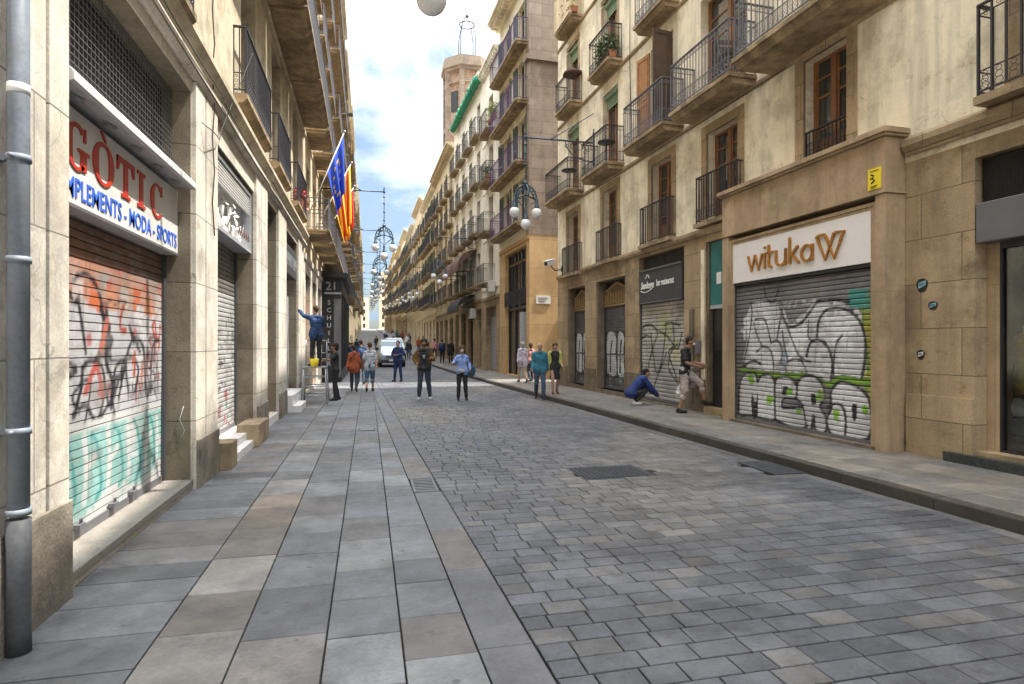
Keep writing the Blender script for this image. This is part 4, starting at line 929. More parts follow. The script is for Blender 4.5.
# ================================================================= LEFT NEAR BUILDING
BLd, V_, LL = building('apartment_building', 'pale sandstone building with the sports shop at street level, nearest on the left', 'L', -8, 19.6)
ML = Matrix.Translation(BLd.location) @ Matrix.Rotation(math.pi / 2, 4, 'Z')
u = V_
lh = [(u(-7), u(-4.4), .1, 4.5), (u(-2.6), u(.2), .1, 4.5), (u(4.48), u(7.43), .09, 4.5), (u(8.45), u(11.22), .2, 4.3), (u(12.42), u(13.9), .18, 4.5), (u(15.2), u(17.75), .15, 4.45)]
wall_mb(0, LL, 0, 4.95, lh, rev=.34, top=False).build('shop_level_wall', 'stone_l', BLd)
bays = [-5.6, -1.2, 2.4, 5.7, 10.75, 13.85, 17.45]
uh = []
for k, y in enumerate(bays):
    w = .62; uh.append((u(y) - w, u(y) + w, 5.3, 7.9)); uh.append((u(y) - .55, u(y) + .55, 8.42, 10.9)); uh.append((u(y) - .55, u(y) + .55, 11.5, 13.9)); uh.append((u(y) - .5, u(y) + .5, 14.6, 16.8)); uh.append((u(y) - .45, u(y) + .45, 17.7, 19.1))
wall_mb(0, LL, 4.95, 20, uh, rev=.34).build('wall', 'plaster_l', BLd)
for h in uh: window(BLd, (h[0] + h[1]) / 2, h[2], round(h[1] - h[0], 3), round(h[3] - h[2], 3), .24, 'wood_dark')
cornice(BLd, 0, LL, 20, .6, .5, 'stone_l')
# opening reveals lined (6 mm) in darker grimy stone, shade put into the colour
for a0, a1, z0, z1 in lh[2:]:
    a = MB(); a.box(a1 - .006, a1, .012, .335, z0, z1); a.box(a0, a0 + .006, .012, .335, z0, z1); a.box(a0 + .006, a1 - .006, .012, .335, z1 - .006, z1); a.build('jamb_shade_lining', 'stone_reveal', BLd)
# pilaster strips with a groove between them
def strips(lo, hi, z0=0., z1=4.62):
    w = hi - lo; g0 = lo + w * .40; g1 = g0 + .05
    for q0, q1 in ((lo, g0), (g1, hi)): MB().box(u(q0), u(q1), -.045, 0, z0, z1).build('pilaster', 'stone_l', BLd, bevel=.006)
for lo, hi in ((7.44, 8.44), (11.23, 12.41), (13.91, 15.19), (17.76, 18.7)): strips(lo, hi, .0)
for q0, q1 in ((3.0, 3.30), (3.38, 4.18), (4.225, 4.47), (.25, 2.9)): MB().box(u(q0), u(q1), -.045, 0, 0, 4.62).build('pilaster', 'stone_l', BLd, bevel=.006)
for lo, hi in ((.25, 4.465), (7.445, 8.43), (11.235, 12.40), (13.915, 15.18), (17.77, 18.69)): MB().box(u(lo), u(hi), -.07, -.0455, 0, .64 if lo < 1 else .56).build('plinth', 'plinth', BLd, bevel=.006)  # dark band at the pilaster feet paints in the roofline shadow
a = MB(); a.prism([(.03, 0), (-.05, 0), (-.16, .10), (-.16, .17), (-.05, .2), (.03, .2)], 0, LL, axis='x'); shift(a, 0, 0, 4.86); a.build('string_course', 'plaster_l', BLd)
a = MB(); a.prism([(.03, 0), (-.05, 0), (-.10, .06), (-.10, .12), (.03, .14)], 0, LL, axis='x'); shift(a, 0, 0, 4.63); a.build('string_course', 'stone_l', BLd)
a = MB(); a.prism([(.03, 0), (-.04, 0), (-.07, .05), (-.07, .11), (.03, .13)], 0, LL, axis='x'); shift(a, 0, 0, 8.05); a.build('string_course', 'plaster_l', BLd)
for y0, y1, z in ((-6.8, -4.6, 5.28), (-2.4, -.2, 5.2), (1.0, 3.5, 5.1), (4.35, 6.85, 5.08), (9.55, 11.95, 5.36), (12.9, 14.85, 5.34), (16.3, 18.6, 5.34)):
    w = y1 - y0; a = MB(); a.prism([(0, 0), (-.20, 0), (-.20, -.07), (-.14, -.13), (0, -.16)], -w / 2, w / 2, axis='x')
    b = a.build('balconette', 'slab', BLd, (u((y0 + y1) / 2), 0, z)); railing_mb(w - .06, .17, 1.0, .105, True, .0075, d0=0, band=False).build('railing', 'iron', b)
for y0, y1 in ((-6.8, -3.9), (-2.6, .3), (.9, 3.9), (4.1, 7.3), (9.1, 12.4), (12.55, 15.8), (15.95, 19.2)):
    balcony(BLd, u((y0 + y1) / 2), 8.40, round(y1 - y0, 2), .78, 1.05, 'iron_l', th=.17, pitch=.12)
for z in (11.48, 14.58):
    for y in bays: balcony(BLd, u(y), z, 2.1, .62, 1.02, 'iron_l', th=.16, pitch=.12)
# near shop: shutter, sign, awning box, mesh
def gotp(P):
    G = GOT; U_, Z_ = P.U, P.Z
    P.put(((Z_ > 1.0) & (Z_ < 2.0)).astype(float) * .9, (.68, .67, .70))
    P.put((Z_ >= 1.95).astype(float) * np.clip(vnoise(U_, Z_, 5, 4) * 2.2 - .2, 0, 1) * .9, (.66, .30, .20)); P.put((Z_ > 2.36).astype(float) * .8, (.16, .08, .05))  # brown band along the top paints in the shadow under the sign
    for k in range(9):
        x = .15 + k * .31; P.poly([(x, 1.98), (x + .02, 2.2), (x + .19, 2.18), (x + .2, 1.95 - .05 * (k % 2))], [(.72, .17, .06), (.75, .32, .18), (.68, .60, .56)][k % 3], .9, sm=False)
    for k in range(40):
        x, z = random.random() * 2.9, 1.1 + random.random() * .9; P.blob((x, z), random.uniform(.03, .11), random.choice([(.74, .73, .76), (.55, .55, .60), (.76, .74, .75)]), k, .8)
    for i, c in enumerate(G['pink']): P.blob(c, .06, (.58, .16, .14), i + 3, .85)
    for k in range(6): P.line([(2.1 + k * .13, 1.1 + .1 * k), (2.15 + k * .13, 1.35 + .1 * k)], (.60, .25, .22), .06)
    for k in ('k1', 'k2', 'k3', 'k4', 'k5', 'k6', 'k7', 'k8'): P.line(G[k], (.035, .03, .04), .05)
    P.line([(G['k3'][0][0] + .04, G['k3'][0][1]), (G['k3'][2][0] + .04, G['k3'][2][1])], (.03, .03, .035), .06)
    for k in ('tag', 'k9'): P.line(G[k], (.05, .05, .05), .018)
    for k in range(10): x = 1.9 + k * .09; P.line([(x, 1.12), (x + .02, 1.26), (x + .05, 1.13)], (.06, .06, .07), .018)
    rg = random.Random(12)
    for k in range(16):
        x, z = rg.uniform(.3, 2.8), rg.uniform(1.1, 1.9); P.line([(x, z), (x + rg.uniform(-.12, .12), z + rg.uniform(.05, .2)), (x + rg.uniform(-.2, .2), z + rg.uniform(-.1, .25)), (x + rg.uniform(-.1, .3), z - .1)], rg.choice([(.03, .03, .04), (.10, .10, .12), (.5, .10, .06)]), rg.choice([.02, .035, .05]))
    P.line([(1.3, 1.95), (1.45, 1.75), (1.4, 1.5), (1.55, 1.3), (1.5, 1.1)], (.04, .03, .04), .07); P.line([(1.9, 1.2), (1.85, 1.5), (2.05, 1.7), (2.3, 1.6), (2.35, 1.2)], (.05, .05, .06), .05); P.line([(2.5, 1.15), (2.55, 1.6), (2.75, 1.7)], (.06, .05, .06), .045)
    P.line([(1.0, 1.25), (1.2, 1.45), (1.35, 1.2)], (.62, .14, .12), .07); P.line([(1.3, 1.6), (1.42, 1.85)], (.65, .2, .14), .08)
    # lower part: turquoise throw-up on white
    P.put((Z_ < 1.03).astype(float) * .95, (.78, .78, .77))
    cy = (.30, .64, .60)
    P.put(((Z_ < .93) & (Z_ > .33 + .06 * np.sin(U_ * 5))).astype(float) * np.clip(vnoise(U_, Z_, 2.5, 11) * 3 - .4, .0, 1) * .85, cy)
    wt = (.80, .82, .80)
    for x in (.55, 1.0, 1.45, 1.9, 2.35, 2.7):
        P.line([(x, .38), (x + .03, .62), (x, .88)], wt, .08); P.line([(x, .62), (x + .2, .66 + .1 * math.sin(x * 9))], wt, .06)
    for x in (.75, 1.22, 1.68, 2.12, 2.55): P.line([(x, .35), (x + .1, .45), (x + .02, .8), (x - .08, .9)], (.10, .42, .40), .05)
    for k in range(14): x = .5 + random.random() * 2.3; P.line([(x, .36), (x, .36 - random.random() * .2)], cy, .02)
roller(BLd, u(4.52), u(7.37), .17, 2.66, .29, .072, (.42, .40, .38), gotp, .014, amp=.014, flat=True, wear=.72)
MB().box(u(4.49), u(7.42), -.02, .34, .06, .125).build('door_step', 'kerb', BLd, bevel=.006)
for k, yy in enumerate((4.95, 5.35, 6.0, 6.45)):
    a = MB(); a.box(-.05, .05, -.05, 0, 0, .035); a.tube([(0, -.03, .035), (0, -.03, .07), (.03, -.03, .07), (.03, -.03, .035)], .008, 5); a.build('shutter_lock', 'grey', BLd, (u(yy), .285, .21))
s = empty('shop_sign', ML @ Vector((u(4.49), .14, 2.64)), math.pi / 2, 'white shop sign with red GOTIC letters above blue lettering, over the near left shutter', 'shop sign')
MB().box(0, 2.93, 0, .15, 0, .72).build('panel', 'white', s, bevel=.004)
MB().box(0, 2.93, -.006, 0, 0, .025).build('trim', 'grey', s)
# serif capitals from outlines: cap height H
a = MB(); H_ = .335; zb = .285; d0, d1 = -.010, 0
def serifI(x, w=.085):
    a.box(x - w / 2, x + w / 2, d0, d1, zb, zb + H_)
    for z0, z1 in ((zb, zb + .03), (zb + H_ - .03, zb + H_)): a.box(x - w * 1.15, x + w * 1.15, d0 - .001, d1, z0, z1)
def round_(cx, rx, a0, a1, thick=.10, thin=.03, n=26):
    rz = H_ / 2 + .008; cz = zb + H_ / 2; O, I = [], []
    for i in range(n + 1):
        q = R_(a0 + (a1 - a0) * i / n); t = thin + (thick - thin) * abs(math.cos(q)) ** 1.3
        O.append((cx + rx * math.cos(q), cz + rz * math.sin(q))); I.append((cx + (rx - t) * math.cos(q), cz + (rz - thin) * math.sin(q)))
    for i in range(n): a.prism([O[i], I[i], I[i + 1], O[i + 1]], d0, d1)
xG = .52
round_(xG, .175, 48, 312); a.box(xG + .06, xG + .15, d0, d1, zb + .01, zb + .15); a.box(xG + .015, xG + .20, d0 - .001, d1, zb + .14, zb + .165)
a.prism([(xG + .105, zb + H_ * .70), (xG + .145, zb + H_ * .70), (xG + .145, zb + H_ + .0), (xG + .12, zb + H_)], d0, d1)
a.build('red_letter', 'red', s); a = MB(); xO = .98
round_(xO, .20, 0, 360, n=36); a.prism([(xO - .07, zb + H_ + .085), (xO - .01, zb + H_ + .085), (xO + .05, zb + H_ + .02), (xO + .02, zb + H_ + .02)], d0, d1)
a.build('red_letter', 'red', s); a = MB(); xT = 1.43
serifI(xT); a.box(xT - .19, xT + .19, d0 - .002, d1, zb + H_ - .045, zb + H_)
for sx in (-1, 1): a.prism([(xT + sx * .19, zb + H_), (xT + sx * .19, zb + H_ - .12), (xT + sx * .165, zb + H_ - .12), (xT + sx * .13, zb + H_ - .04)], d0 - .003, d1)
a.build('red_letter', 'red', s); a = MB(); xI = 1.80; serifI(xI); a.build('red_letter', 'red', s); a = MB()
xC = 2.24
round_(xC, .19, 48, 312); a.prism([(xC + .105, zb + H_ * .70), (xC + .145, zb + H_ * .70), (xC + .145, zb + H_), (xC + .12, zb + H_)], d0, d1)
a.build('red_letter', 'red', s)
a = text_mb('COMPLEMENTS - MODA - SPORTS', .17, .006, .88, bold=.001)
xs_ = [v[0] for v in a.v]; k = 2.80 / (max(xs_) - min(xs_)); a.v = [(v[0] * k + .06, v[1] - .004, v[2] * 1.25 + .075) for v in a.v]; a.build('blue_lettering', 'blue', s)
aw = empty('awning_cassette', ML @ Vector((u(4.50), .0, 3.38)), math.pi / 2, 'white folded awning box projecting above the red lettered sign', 'awning')
a = MB(); a.prism([(.28, .06), (.28, .16), (.05, .13), (-.03, .10), (-.06, .06), (-.06, .01), (-.03, .0)], 0, 2.90, axis='x'); a.build('box', 'white', aw)
for k in range(5):
    x = .35 + k * .56; a = MB(); a.add([(x, .13, .026), (x + .10, .07, .012), (x, .01, .0), (x - .10, .07, .012)], [(0, 1, 2, 3)]); a.tube([(x - .05, .06, .006), (x + .05, .06, .006)], .008, 5)
    a.build('bracket', 'lgrey', aw)
a = MB(); x = u(4.50); 
while x < u(7.42): a.box(x, x + .005, .20, .205, 3.50, 4.49); x += .07
z = 3.50
while z < 4.49: a.box(u(4.5), u(7.42), .194, .199, z, z + .005); z += .06
a.build('security_mesh', 'grey', BLd); MB().box(u(4.49), u(7.42), .30, .336, 2.68, 4.49).build('transom', 'dark', BLd)
# second shutter, lightbox, steps
def sh2(P):
    P.put((P.Z < 3.0).astype(float) * .9, (.80, .80, .79))
    for k in range(60):
        x, z = random.random() * 2.6, .9 + random.random() * 1.2
        P.line([(x, z), (x + random.uniform(-.1, .1), z + random.uniform(-.1, .1)), (x + random.uniform(-.1, .15), z)], (.07, .07, .08), .025)
    for k in range(26):
        x, z = random.random() * 2.6, .25 + random.random() * .7; P.blob((x, z), random.uniform(.04, .12), random.choice([(.55, .12, .16), (.15, .42, .36), (.5, .5, .5), (.45, .2, .25)]), k, .9)
    P.put((P.Z > 2.45).astype(float) * .85, (.20, .18, .15))
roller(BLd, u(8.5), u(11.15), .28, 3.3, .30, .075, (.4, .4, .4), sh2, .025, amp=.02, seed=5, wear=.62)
s = empty('shop_sign', ML @ Vector((u(8.47), .04, 3.22)), math.pi / 2, 'white framed lightbox with crumpled white film over the second left shutter', 'shop sign')
a = MB(); a.box(0, 2.74, 0, .28, 0, .05); a.box(0, 2.74, 0, .28, .98, 1.03); a.box(0, .04, 0, .28, .05, .98); a.box(2.70, 2.74, 0, .28, .05, .98); a.build('frame', 'lgrey', s)
MB().box(.04, 2.70, .16, .2, .05, .98).build('panel', 'white', s)
a = MB(); rs = random.Random(5)
for k in range(46):
    x, z = rs.uniform(.12, 2.5), rs.uniform(.08, .62); q = [(x + rs.uniform(-.16, .16), rs.uniform(.04, .14), z + rs.uniform(-.12, .14)) for _ in range(4)]; a.add(q, [(0, 1, 2), (0, 2, 3), (0, 1, 3)])
a.build('torn_film', 'letter_white', s)
a = MB()
for k in range(5): a.ribbon([(1.7 + k * .18, .16), (1.76 + k * .18, .30), (1.84 + k * .18, .18)], .03, -.0, .01)
a.build('lettering', 'rose_awn', s)
a = MB()
for k in range(7): a.box(.05, 2.69, .02 + .0 * k, .05, .66 + k * .045, .675 + k * .045)
a.build('louvre', 'white', s)
MB().box(u(8.46), u(11.21), -.05, .34, .0, .235).build('door_step', 'signwhite', BLd)
MB().box(u(8.86), u(10.29), -.16, -.05, .0, .12).build('door_step', 'signwhite', BLd)
MB().box(u(8.46), u(8.85), -.20, .2, .0, .36).build('step_block', 'stone_r', BLd, bevel=.01)
MB().box(u(10.3), u(11.25), -.24, .1, .0, .36).build('step_block', 'stone_r', BLd, bevel=.01)
MB().box(u(12.43), u(13.89), -.03, .33, .0, .17).build('door_step', 'signwhite', BLd); MB().box(u(12.43), u(13.89), .3, .34, .18, 4.49).build('door', 'wood_dark', BLd)
MB().box(u(15.22), u(17.7), -.18, .3, .0, .42).build('door_step', 'signwhite', BLd, bevel=.01)
MB().box(u(15.2), u(16.6), -.36, -.18, .0, .17).build('door_step', 'signwhite', BLd, bevel=.01)
a = MB(); a.box(u(12.45), u(12.55), .05, .20, 2.3, 3.4); a.build('light_panel', 'lgrey', BLd)
MB().box(u(15.21), u(17.74), .22, .3, .42, 3.4).build('door', 'lgrey', BLd)
s = empty('shop_sign', ML @ Vector((u(15.25), .0, 3.42)), math.pi / 2, 'dark grey fascia sign with pale lettering over the third left doorway', 'shop sign')
MB().box(0, 2.46, 0, .2, 0, .72).build('panel', 'charcoal', s)
a = MB(); rs = random.Random(3)
for k in range(9): x = .2 + k * .25; a.ribbon([(x, .2), (x, .5), (x + .12, .5), (x + .12, .34), (x, .34), (x + .14, .2)][: rs.randint(3, 6)], .03, -.01, 0)
a.build('lettering', 'lgrey', s)
# drainpipe
p = empty('drainpipe', (XL + .125, 3.72, 0), 0, 'bluish grey drainpipe with iron foot on the near left pilaster', 'drainpipe')
MB().tube([(0, 0, .78), (0, 0, 5.2)], .05, 20).build('pipe', 'zinc', p); MB().tube([(0, 0, 0), (0, 0, .12), (0, 0, .72)], [.058, .056, .056], 20).build('pipe_foot', 'cast', p)
for z in (.74, 1.17, 2.08, 2.62, 4.4):
    a = MB(); a.tube([(0, 0, z), (0, 0, z + .035)], .058, 20)
    if z in (1.17, 2.62): a.box(-.13, -.04, -.02, .02, z, z + .03); a.tube([(.0, -.05, z + .017), (0, -.085, z + .017)], .012, 6)
    a.build('clamp', 'zinc', p)
for z, w in ((2.98, .05),): MB().tube([(0, 0, z), (0, 0, z + w)], .0515, 20).build('paper_tag', 'letter_white', p)
# loose cables on the facade
def cable(pts, lab, r=.008):
    tag(MB().tube([Vector(q) for q in pts], r, 5).build('cable', 'black'), lab, 'cable')
cable([(XL - .0 + .06, 8.1, 3.0 + .4 * k) if k % 2 else (XL + .07, 8.16, 3.0 + .4 * k) for k in range(10)], 'black cable running up the pilaster between the first two left shops')
cable([(XL + .06, 7.6, 4.22), (XL + .16, 7.75, 4.16), (XL + .1, 8.3, 4.25), (XL + .06, 8.5, 4.4), (XL + .3, 9.4, 5.9)], 'thin looping cable rising to the first small left balcony', .006)
cable([(XR(9.3) - .05, 9.35, 6.63), (XR(12) - .06, 12, 6.6), (XR(16) - .06, 16, 6.58), (XR(21) - .06, 21, 6.6)], 'black cable strung along the cream facade under the balconies')
cable([(XR(13.6) - .04, 15.6, 6.5), (XR(15.6) - .04, 15.6, 9.6), (XR(15.6) - .05, 15.55, 12.6)], 'black cable running up the cream facade between two balconies', .012)

# ================================================================= GENERIC BUILDINGS
def generic(name, label, side, Ya, Yb, H, wm, gmtl, levels, nb, ghh=4.0, bal='each', railm='iron', winm='wood_dark', sh=None, whh=2.2, proj=.6, ww=1.1, sidem=None, group=None, skip_g=False, sm='slab', ghole=None, corn=.45):
    o, U_, L = building(name, label, side, Ya, Yb, g((Ya + Yb) / 2) - .0, group)
    base = -1.2
    bw = L / nb; gh_ = []
    for k in range(nb): c = bw * (k + .5); gh_.append((c - bw * .31, c + bw * .31, .12, ghh - .6))
    if ghole is not None: gh_ = ghole
    wall_mb(0, L, base, ghh, gh_, rev=.4, top=False).build('shop_level_wall', gmtl, o)
    uh = []
    for z in levels:
        for k in range(nb): c = bw * (k + .5); uh.append((c - ww / 2, c + ww / 2, z, min(z + whh, H - .5)))
    wall_mb(0, L, ghh, H, uh, rev=.3).build('wall', wm, o)
    for h in uh:
        window(o, (h[0] + h[1]) / 2, h[2], ww, round(h[3] - h[2], 3), .2, winm)
        if sh: shutters(o, (h[0] + h[1]) / 2, h[2] + .02, ww, round(h[3] - h[2], 3) - .04, sh, ang=random.choice([166, 172, 174]), y=-.0)
    for h in gh_:
        kk = random.random()
        if kk < .45:
            d = MB(); d.box(h[0], h[1], .3, .36, .12, h[3]); sh_ = d.build('roller_shutter', random.choice(['grey', 'charcoal', 'lgrey']), o)
            q = MB(); z = .2
            while z < h[3] - .5: q.box(h[0] + .03, h[1] - .03, .285, .3, z, z + .07); z += .1
            q.build('slats', random.choice(['grey', 'lgrey']), sh_)
        else:
            fr = MB(); a0, a1 = h[0], h[1]
            fr.box(a0, a0 + .07, .2, .3, .12, h[3]); fr.box(a1 - .07, a1, .2, .3, .12, h[3]); fr.box(a0 + .07, a1 - .07, .2, .3, h[3] - .6, h[3] - .5); fr.box(a0 + .07, a1 - .07, .2, .3, h[3] - .07, h[3])
            fr.box((a0 + a1) / 2 - .03, (a0 + a1) / 2 + .03, .2, .3, .12, h[3] - .6); fo = fr.build('shopfront', random.choice(['wood_dark', 'black', 'wood']), o)
            MB().box(a0 + .04, a1 - .04, .27, .33, .12, h[3] - .03).build('pane', 'glass', fo)
    for li, z in enumerate(levels):
        if bal == 'each' or (bal == 'mix' and li % 2):
            for k in range(nb): balcony(o, bw * (k + .5), z, round(min(bw * .74, 1.9), 2), proj if li < 2 else proj * .8, 1.0, railm, sm, th=.15, scroll=False, pitch=.13)
        elif bal in ('cont', 'mix'): balcony(o, L / 2, z, round(L - .3, 2), proj, 1.0, railm, sm, th=.18, scroll=False, pitch=.13)
        if corn: 
            a = MB(); a.box(0, L, -.04, 0, z - .28, z - .18); a.build('string_course', wm, o)
    if corn: cornice(o, 0, L, H, corn, .42, wm, dent=(Ya < 60))
    a = MB(); a.box(0, L, -.05, 0, ghh - .18, ghh); a.build('string_course', gmtl, o)
    return o, U_, L, bw
# --- orange corner building beyond the side street
OB, UO, LO, bwO = generic('apartment_building', 'ochre corner block with plum coloured balconies and dark green louvres', 'R', 25.4, 30.8, 17.9, 'cream', 'orange', [7.05, 9.75, 12.45, 15.05], 2, ghh=6.45, bal='cont', railm='iron_purple', sh='green_sh', whh=2.15, proj=.6, ww=1.05,
    ghole=[(1.15, 4.9, .15, 6.1)], corn=.7)
# its side wall in dressed stone, facing the side street
a = MB(); a.box(LO, LO + .03, -.02, 9, 6.45, 17.9); a.box(LO - .42, LO, -.04, 0, 6.45, 17.9); a.build('quoin', 'quoin', OB)
a = MB(); a.box(LO, LO + .02, -.01, 9, .0, 6.44); a.build('side_wall', 'orange', OB)
a = MB(); a.box(LO + .03, LO + .16, -.1, 9, 14.1, 14.3); a.box(LO - .45, LO + .16, -.18, -.1, 14.1, 14.3); a.build('string_course', 'quoin', OB)
a = MB()
for x in (1.2, 2.4, 3.6, 4.8): a.box(x - .04, x + .04, .18, .26, .15, 6.1)
for z in (3.3, 4.1): a.box(1.15, 4.9, .16, .27, z, z + .14)
for x in (1.8, 3.0, 4.2): a.box(x - .02, x + .02, .19, .25, 4.2, 6.1)
f_ = a.build('shopfront', 'black', OB); MB().box(1.15, 4.9, .25, .3, .15, 6.1).build('pane', 'glass', f_)
railing_mb(3.7, .05, .75, .12, True, .01, sides=False, band=False).build('railing', 'iron', f_, (3.02, .02, 3.45))
MB().box(4.25, 4.6, -.12, .1, .12, 3.1).build('column', 'lgrey', OB)
MO = Matrix.Translation(OB.location) @ Matrix.Rotation(OB.rotation_euler.z, 4, 'Z')
s = empty('street_name_sign', MO @ Vector((LO + .03, .62, 3.42)), OB.rotation_euler.z + math.pi / 2, 'small white street name plate on the ochre corner wall', 'street sign')
MB().box(-.33, .33, -.03, 0, 0, .36).build('plate', 'signwhite', s)
a = MB()
for k in range(3):
    a.ribbon([(-.25 + .02 * k, .26 - k * .085), (.2 - .06 * k, .26 - k * .085)], .022, -.036, -.03)
a.build('lettering', 'charcoal', s)
# unseen block added to narrow the sun strip from the side street
w_ = empty('sun_strip_blocker', (15.5, 23.75, 0), 0, 'plain unseen block added to narrow the sunlight from the side street', 'building')
MB().box(0, 22, 0, 2.2, 0, 17.5).build('wall', 'tan', w_)  # body of the added unseen block
MB().box(-.2, 22, -.2, 2.2, 17.5, 17.8).build('roof', 'roof', w_)  # top of the added unseen block

# --- next houses on the right
N1 = generic('apartment_building', 'narrow off-white house with small dark balconies next to the ochre corner block', 'R', 30.85, 34.8, 17.0, 'white_pl', 'stone_r', [5.0, 7.8, 10.6, 13.4], 1, ghh=4.3, bal='each', railm='iron', whh=2.1, proj=.65, ww=1.0, corn=.35)
N2 = generic('apartment_building', 'off-white house with green roller awning along its roof edge', 'R', 34.85, 44.9, 17.2, 'white_pl', 'stone_r', [5.0, 8.2, 11.2, 14.1], 4, ghh=4.3, bal='each', railm='iron', whh=2.1, proj=.55, ww=.95, corn=.35)
MN = Matrix.Translation(N2[0].location) @ Matrix.Rotation(N2[0].rotation_euler.z, 4, 'Z')
rb = empty('rolled_awning', MN @ Vector((5.4, -.3, 17.3)), N2[0].rotation_euler.z, 'long rolled green awning along the roof edge beside the brick tower', 'awning')
MB().tube([(-4.3 + .25 * k, .02 * math.sin(k * 1.7), .03 * math.sin(k * 2.3)) for k in range(36)], [.23 + .03 * math.sin(k * 1.9) + .02 * math.sin(k * 4.1) for k in range(36)], 14).build('fabric_roll', 'awn_green', rb)
a = MB()
for x in (-4.2, 0, 4.3): a.box(x - .04, x + .04, -.02, .55, -.04, .04)
a.build('bracket', 'white_frame', rb)
def awning(loc, rz, w, d, h, m, label, n=1, curved=True):
    r = empty('awning', loc, rz, label, 'awning'); a = MB(); K = 6
    prof = [(-d * math.sin(R_(90 * i / K)), h * math.cos(R_(90 * i / K))) for i in range(K + 1)] if curved else [(0, h), (-d, 0)]
    prof = prof + [(prof[-1][0], -.25)]
    inn = [(y + .03, z - .03) for y, z in prof[::-1]]
    a.prism(prof + inn, -w / 2, w / 2, axis='x'); a.build('fabric', m, r)
    b = MB()
    for s in (-1, 1):
        b = MB(); b.add([(s * w / 2, 0, h - .03)] + [(s * w / 2, y, z) for y, z in prof[1:-1]] + [(s * w / 2, 0, 0)], [tuple(range(K + 1))] if curved else [(0, 1, 2)]); b.tube([(s * w / 2 * .98, 0, 0), (s * w / 2 * .98, -d, 0)], .02, 5)
        b.build('side_cheek', m, r, fix=False)
    return r
for k in range(3): awning(MN @ Vector((1.9 + k * 2.6, -.0, 6.35)), N2[0].rotation_euler.z, 2.3, 1.2, 1.1, 'rose_awn', ('farthest', 'middle', 'nearest')[k] + ' of three maroon curved awnings on the off-white house')
awning(MN @ Vector((5.6, 0, 3.9)), N2[0].rotation_euler.z, 4.2, 1.1, .8, 'awn_black', 'black shop awning low on the off-white house right side')
# brick tower behind
tw = empty('brick_tower', (8.75, 54.0, g(54)), 0, 'octagonal brick and stone tower rising behind the off-white houses', 'tower')
a = MB(); q8 = [(2.0 * math.cos(R_(22.5 + 45 * k)), 2.0 * math.sin(R_(22.5 + 45 * k))) for k in range(8)]
a.prism(q8, 0, 25.5, axis='z'); a.build('shaft', 'brick', tw)
a = MB()
for x, y in q8: a.box(x - .22, x + .22, y - .22, y + .22, 0, 25.4)
a.build('corner_stones', 'quoin', tw)
a = MB()
for (r, z0, z1) in ((1.12, 20.3, 20.6), (1.1, 24.3, 24.5), (1.14, 25.4, 25.7), (1.22, 25.7, 26.0), (1.16, 26.0, 26.6)): a.prism([(x * r, y * r) for x, y in q8], z0, z1, axis='z')
a.build('cornice', 'quoin', tw)
a = MB()
for k in (4, 5, 6):
    q = R_(45 * k); M4 = Matrix.Rotation(q, 4, 'Z'); a.box(1.80, 1.92, -.34, .34, 21.8, 23.6, M4)
a.build('belfry_opening', 'black', tw)
sp_ = MB()
for k in range(4):
    q = R_(45 + 90 * k); x, y = 1.0 * math.cos(q), 1.0 * math.sin(q)
    sp_.tube([(x, y, 26.5), (x * .95, y * .95, 29.0), (x * .62, y * .62, 30.4), (x * .2, y * .2, 31.0), (0, 0, 31.05)], .035, 5)
sp_.tube([(math.cos(q) * .7, math.sin(q) * .7, 30.3) for q in [k * math.pi / 5 for k in range(10)]], .05, 5, closed=True)
sp_.tube([(0, 0, 31), (0, 0, 35)], .03, 5); sp_.ball((0, 0, 31.1), .16, 6); sp_.build('bell_cage', 'iron', tw)
# --- rows further along
P_ = [(45.0, 56.5, 16.2, 'tan', 4), (56.5, 68, 15.6, 'cream', 4), (68, 79, 16.8, 'tan', 4), (79, 92, 15.4, 'white_pl', 5), (92, 106, 16.6, 'cream', 5), (106, 122, 15.6, 'tan', 6), (122, 140, 16.4, 'cream', 6), (140, 160, 15.2, 'tan', 6), (160, 182, 16, 'white_pl', 7)]
lab = ['tan block with projecting end wall just beyond the brick tower, right side', 'cream balconied block second beyond the brick tower, right side', 'tan balconied block third beyond the brick tower, right side', 'off-white block fourth beyond the brick tower, right side', 'cream block fifth beyond the brick tower, right side', 'tan block sixth beyond the brick tower, right side', 'cream block seventh beyond the brick tower, right side', 'tan block second from the far right end of the street', 'off-white block at the far right end of the street']
for k, (a0, a1, H__, m_, n_) in enumerate(P_):
    generic('apartment_building', lab[k], 'R', a0, a1, H__, m_, random.choice(['stone_r', 'tan']), [4.9, 7.8, 10.6, 13.1], n_, bal=('each', 'mix')[k % 2], railm='iron', sh=('green_sh' if k % 3 == 1 else None), corn=.5 if k else .6, group='apartment blocks down the right side')
